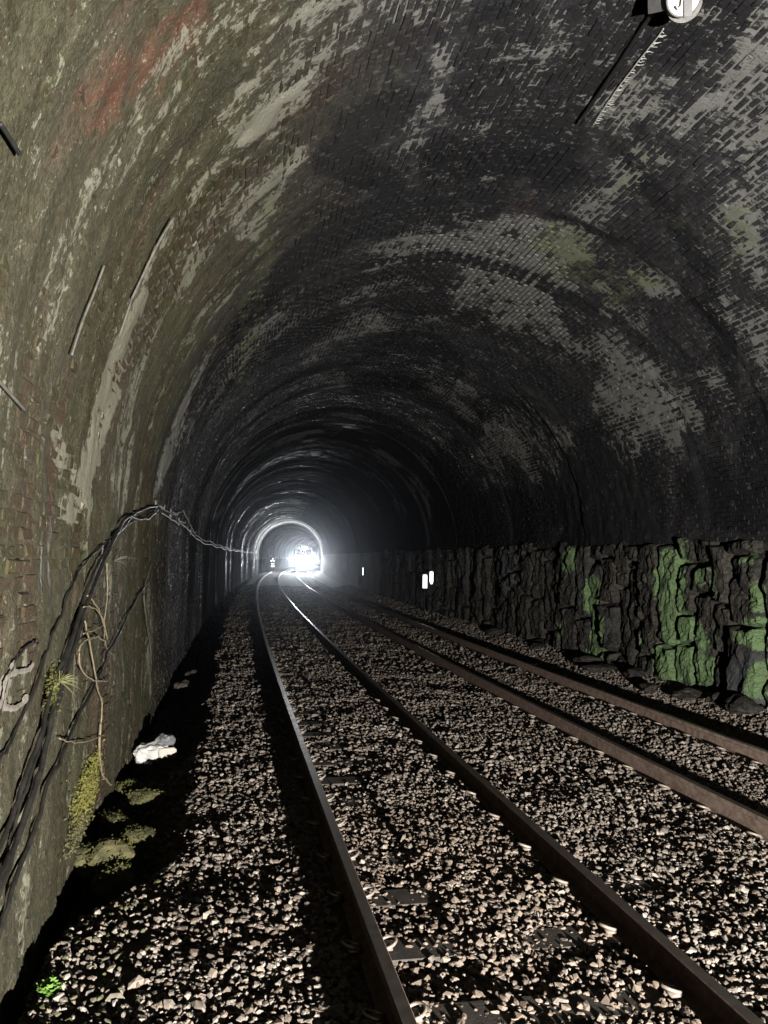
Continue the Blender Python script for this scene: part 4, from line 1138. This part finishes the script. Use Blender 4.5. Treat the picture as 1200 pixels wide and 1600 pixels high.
# ------------------------------------------------------------ white sack by the wall
def sack():
    root = tag(empty('white_sack', W1(9.3, -.72, -.21), .1), 'crumpled white plastic sack lying in the cess against the left wall', 'sack')
    import bmesh; from mathutils import noise as mn
    def lump(size, off, seed, amp, name, mat, sub=3, box=3.2):
        bm = bmesh.new(); bmesh.ops.create_icosphere(bm, subdivisions=sub, radius=1)
        for v in bm.verts:
            c = v.co.copy(); L = (abs(c.x)**box+abs(c.y)**box+abs(c.z)**box)**(1/box); c = c/L
            k = 1+amp*mn.noise(c*2.2+Vector((seed, 0, 0)))+amp*.6*abs(mn.noise(c*6+Vector((0, seed, 0))))
            v.co = Vector((c.x*size[0], c.y*size[1], c.z*size[2]))*k+Vector(off)
        me = bpy.data.meshes.new(name); bm.to_mesh(me); bm.free(); me.materials.append(mat)
        return link(name, me, root)
    lump((.17, .13, .105), (-.06, 0, 0), 1.3, .28, 'body', M_white, 4)
    lump((.095, .03, .075), (.10, -.125, .01), 4.1, .12, 'square_patch', simple('cream_plastic', (.60, .56, .48), (.68, .64, .56), 20, .5), 3, 6)
    lump((.10, .10, .07), (.07, .06, .12), 6.7, .4, 'neck', M_grey, 3, 2)
    lump((.05, .05, .035), (-.10, -.12, -.08), 9.7, .5, 'torn_flap', M_white, 2, 2)
sack()
boulder(10.3, -.80, -.36, (.12, .2, .14), 77, M_blk, 'stone', 'black lump of rock behind the white sack', 'stone')

# ------------------------------------------------------------ little fern in the foreground
def fern():
    root = tag(empty('fern', W1(4.20, -.78, -.155)), 'small bright green leafy fern growing in the foreground ballast at bottom left', 'plant')
    ML = simple('fresh_green_leaf', (.11, .24, .035), (.22, .40, .08), 30, .6)
    g = random.Random(3)
    for i in range(15):
        a = i*2.4+g.random()*.5; tilt = g.uniform(.5, 1.35); L = g.uniform(.075, .115)
        d = Vector((math.cos(a)*math.cos(tilt), math.sin(a)*math.cos(tilt), math.sin(tilt)))
        side = d.cross(Vector((0, 0, 1))).normalized(); nrm = side.cross(d)
        mb = MB(); n = 8
        mb.tube([d*L*t/6-Vector((0, 0, .22*L*(t/6)**2)) for t in range(7)], .0015, 4)
        for k in range(1, n):
            t = k/(n-1); c = d*L*t-Vector((0, 0, .22*L*t*t)); w = L*.46*math.sin(math.pi*min(1, .25+t*.75))
            for sd in (-1, 1):
                tip = c+side*sd*w+d*L*.10+nrm*g.uniform(-.006, .006)
                mb.add([c-d*.007, c+side*sd*w*.5-d*.006+nrm*.003, tip, c+side*sd*w*.5+d*.011, c+d*.006], [(0, 1, 2, 3, 4)])
        mb.build('frond', ML, root)
fern()

# ------------------------------------------------------------ crown: cable and round fitting
p = [(s, u, z-.0) for s, u, z in PATHS['crown_cable']]
p = [(4.2, p[0][1]-.1, p[0][2])]+p[:3]
tag(MB().tube([W1(a, b, c-.005) for a, b, c in spline(p, 5)], .020, 8).build('crown_cable', M_blk, smooth=True), 'straight black cable along the crown of the vault below the round fitting', 'cable')
def fitting():
    s, u, z = 5.45, 3.36, 6.40
    root = tag(empty('round_fitting', W1(s, u, z)), 'round white-faced lamp fitting hanging from the vault at the top right edge', 'lamp fitting')
    n = Vector((0, 0, EYE))-W1(s, u, z); n.normalize()
    q = n.to_track_quat('Z', 'Y').to_matrix()
    def loc(x, y, w): return q @ Vector((x, y, w))
    up = q.transposed() @ Vector((0, 0, 1)); upv = Vector((up.x, up.y, 0)).normalized(); rt = Vector((upv.y, -upv.x, 0))
    def L(a, b, w): v = rt*a+upv*b; return loc(v.x, v.y, w)
    def disc(r, t, w, a=0, b=0, seg=32):
        mb = MB(); mb.tube([L(a, b, w), L(a, b, w+t)], r, seg); return mb
    disc(.135, .05, -.09, 0, -.035).build('back_dish', M_galv, root)
    disc(.125, .035, 0).build('face', M_white2, root)
    fr = MB(); R_ = .127
    fr.tube([L(R_*math.cos(a), R_*math.sin(a), .035) for a in np.linspace(0, 2*math.pi, 33)], .008, 6); fr.build('rim', M_galv, root, True)
    b = MB(); b.add([L(x, y, w) for x in (.0, .06) for y in (-.13, .16) for w in (.037, .055)], [(0, 1, 3, 2), (4, 6, 7, 5), (0, 4, 5, 1), (2, 3, 7, 6), (0, 2, 6, 4), (1, 5, 7, 3)]); b.build('mounting_bar', M_grey2, root)
    h = MB(); h.tube([L(-.015, .06, .06), L(-.012, .0, .062), L(-.02, -.05, .062), L(-.045, -.065, .062), L(-.06, -.045, .06)], .009, 7); h.build('hook', M_white2, root, True)
    a = MB(); a.add([L(x, y, w) for x in (-.27, -.14) for y in (-.06, .14) for w in (-.12, -.06)], [(0, 1, 3, 2), (4, 6, 7, 5), (0, 4, 5, 1), (2, 3, 7, 6), (0, 2, 6, 4), (1, 5, 7, 3)]); a.build('junction_box', M_blk, root)
    st = MB(); st.tube([L(.0, .1, -.05), L(0, .1, -.05)+Vector((0, 0, .35))], .015, 6); st.build('stem', M_blk, root)
M_white2 = simple('off_white_enamel', (.62, .62, .60), (.74, .74, .72), 12, .4, .1)
M_grey2 = simple('grey_painted_bar', (.20, .20, .20), (.26, .26, .26), 12, .5, .1)
fitting()

# ------------------------------------------------------------ far things
def marker(s, u, z, h, w, label, foot):
    root = tag(empty('marker_reflector', W1(s, u, z), -s/RC), label, 'reflective marker', 'reflective white markers on the right')
    MB().tube([(0, .03, -z-.05), (0, .03, -.02)], .022, 6).build('post', M_blk, root)
    mb = MB(); n = 10; V = []
    for j in range(n+1):
        t = j/n; ww = w*(.5 if t < .02 else (.42 if t > .97 else .5)); V += [(-ww, 0, t*h), (ww, 0, t*h)]
    V += [(x, y+.03, zz) for x, y, zz in V]; k = 2*(n+1)
    Fq = [(2*j, 2*j+1, 2*j+3, 2*j+2) for j in range(n)]+[(k+2*j, k+2*j+2, k+2*j+3, k+2*j+1) for j in range(n)]
    Fq += [(2*j, 2*j+2, k+2*j+2, k+2*j) for j in range(n)]+[(2*j+1, k+2*j+1, k+2*j+3, 2*j+3) for j in range(n)]
    mb.add(V, Fq); mb.build('glow_strip', M_glow, root)  # no lamp here: the reflector's brightness is added as glow
    MB().box((0, .045, h/2), (w*.62, .012, h/2+.03)).build('back_plate', M_galv, root)
    if foot: MB().box((0, 0, -.05), (.035, .02, .02)).build('lower_glow_tab', M_glow, root)
marker(30.4, 7.2, .89, .51, .165, 'left one of two reflective white upright strips, made to glow, by the dark rock wall', False)
marker(29.3, 7.2, 1.15, .39, .13, 'right one of two reflective white strips made to glow, slightly higher with a short foot tab', True)
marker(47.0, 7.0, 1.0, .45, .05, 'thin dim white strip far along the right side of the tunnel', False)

def signal():
    root = tag(empty('position_light_signal', W1(134, -.28, -.15), -134/RC), 'small position-light signal with three white lights above two reflective plates made to glow, left of the far train', 'signal')
    MB().tube([(0, .1, 0), (0, .1, 2.0)], .05, 8).build('post', M_blk, root)
    MB().box((0, .06, 1.62), (.42, .05, .36)).build('backboard', M_blk, root, bev=.02)
    for x, z, r in [(-.22, 1.45, .15), (.2, 1.45, .13), (.0, 1.80, .12)]:
        MB().disc((x, -.02, z), (0, -1, 0), r, .05, 16).build('lamp_lens', M_sig, root)
    MB().box((0, 0, .98), (.26, .04, .07)).build('glow_plate', M_sig, root)  # white plates, reflected light imitated by emission
    MB().box((0, 0, .58), (.27, .04, .13)).build('glow_plate', M_sig, root)
signal()

# ------------------------------------------------------------ train
def train():
    s0 = 112.0; uc = (RAILS[2]+RAILS[3])/2
    root = tag(empty('train', W1(s0, uc, 0), -s0/RC), 'oncoming train with blazing white headlights on the right-hand track', 'train')
    # cross-section of the body, x across, z up
    half = [(1.28, 1.02), (1.36, 1.4), (1.38, 2.2), (1.30, 3.0), (1.02, 3.55), (.55, 3.78), (0, 3.84)]
    sec = half+[(-x, z) for x, z in half[-2::-1]]
    mb = MB(); n = len(sec); rows = [(0.0, .93), (.12, .98), (.35, 1.0), (20.0, 1.0)]; V = []
    for y, k in rows: V += [(x*k, y, 1.02+(z-1.02)*k) for x, z in sec]
    Fq = [(i*n+j, i*n+(j+1) % n, (i+1)*n+(j+1) % n, (i+1)*n+j) for i in range(3) for j in range(n)]
    mb.add(V, Fq+[tuple(range(3*n, 4*n))]); mb.build('body_shell', M_blue, root)
    f = MB(); f.add([(x*.93, -.0, 1.02+(z-1.02)*.93) for x, z in sec]+[(x*.90, -.05, 1.04+(z-1.02)*.90) for x, z in sec], [(j, (j+1) % n, n+(j+1) % n, n+j) for j in range(n)]+[tuple(range(n, 2*n))]); f.build('cab_front', M_white2, root)
    for x in (-.78, .78): MB().box((x, -.07, 2.55), (.36, .02, .42)).build('windscreen', M_glass, root, bev=.01)
    MB().box((0, -.08, 2.15), (.33, .03, 1.05)).build('gangway_door', M_white2, root, bev=.01)
    MB().box((0, -.115, 2.6), (.2, .01, .3)).build('door_window', M_glass, root)
    MB().box((0, -.08, 3.42), (.45, .03, .12)).build('destination_panel', M_glass, root)
    MB().box((0, -.52, .86), (1.22, .10, .16)).build('buffer_beam', M_red, root, bev=.02)
    for x in (-.86, .86):
        MB().tube([(x, -.1, .98), (x, -.85, .98)], .09, 12).tube([(x, -.85, .98), (x, -.9, .98)], .22, 16).build('buffer', M_red, root)
    MB().box((0, -.35, .95), (.16, .3, .16)).build('coupler', M_blk, root, bev=.02)
    MB().box((0, .1, .42), (1.1, .04, .32)).build('snow_plough', M_blk, root)
    for x, z in ((-.86, 1.45), (.86, 1.45)):
        MB().box((x, -.08, z), (.3, .03, .17)).build('lamp_housing', M_blk, root, bev=.01)
    for x, z, r in ((-.98, 1.45, .15), (-.70, 1.45, .12), (.70, 1.45, .12), (.98, 1.45, .15), (0, 3.25, .12)):
        MB().disc((x, -.12, z), (0, -1, 0), r, .04, 20).build('headlight', M_head, root)
    for y in (2.2, 4.6, 15, 17.4):
        w = MB()
        for x in (-.78, .72): w.tube([(x, y, .42), (x+.06, y, .42)], .42, 24)
        w.tube([(-.8, y, .42), (.8, y, .42)], .07, 8); w.build('wheelset', M_blk, root)
    for y in (3.4, 16.2): MB().box((0, y, .5), (1.0, 1.7, .14)).build('bogie_frame', M_blk, root, bev=.02)
    # the headlights' light
    for x in (-.9, .9):                       # the narrow main beam, aimed down the track, and the spill round it
        l = bpy.data.lights.new('headlight_beam', 'SPOT'); l.energy = BEAM_W; l.color = (.93, .97, 1); l.spot_size = math.radians(22); l.spot_blend = .8; l.shadow_soft_size = .12
        o = bpy.data.objects.new('headlight_beam', l); C.objects.link(o); o.parent = root; o.location = (x, -.3, 1.45)
        o.rotation_euler = (Matrix.Rotation(s0/RC, 3, 'Z') @ (Vector((0, 0, EYE))-W1(s0, uc, 1.45)).to_track_quat('-Z', 'Y').to_matrix()).to_euler()
        l = bpy.data.lights.new('headlight_spill', 'SPOT'); l.energy = TRAIN_W; l.color = (.93, .97, 1); l.spot_size = math.radians(160); l.spot_blend = .6; l.shadow_soft_size = .12
        o = bpy.data.objects.new('headlight_spill', l); C.objects.link(o); o.parent = root; o.location = (x, -.3, 1.45)
        o.rotation_euler = (math.radians(-90), 0, 0)
TRAIN_W = 4800; BEAM_W = 9500
train()

# ------------------------------------------------------------ haze
HAZE = .00033
if HAZE:
    t = NT('tunnel_haze'); t.t.nodes.remove(t.b)
    v = t.n('ShaderNodeVolumePrincipled'); v.inputs['Color'].default_value = (.85, .90, 1, 1); v.inputs['Density'].default_value = HAZE; v.inputs['Anisotropy'].default_value = .96
    t.t.links.new(v.outputs[0], t.out.inputs['Volume'])
    mb = MB().box((20, 132, 3.2), (36, 165, 4.8)); o = mb.build('haze', t.m); tag(o, 'thin smoky haze hanging in the tunnel', kind='stuff')
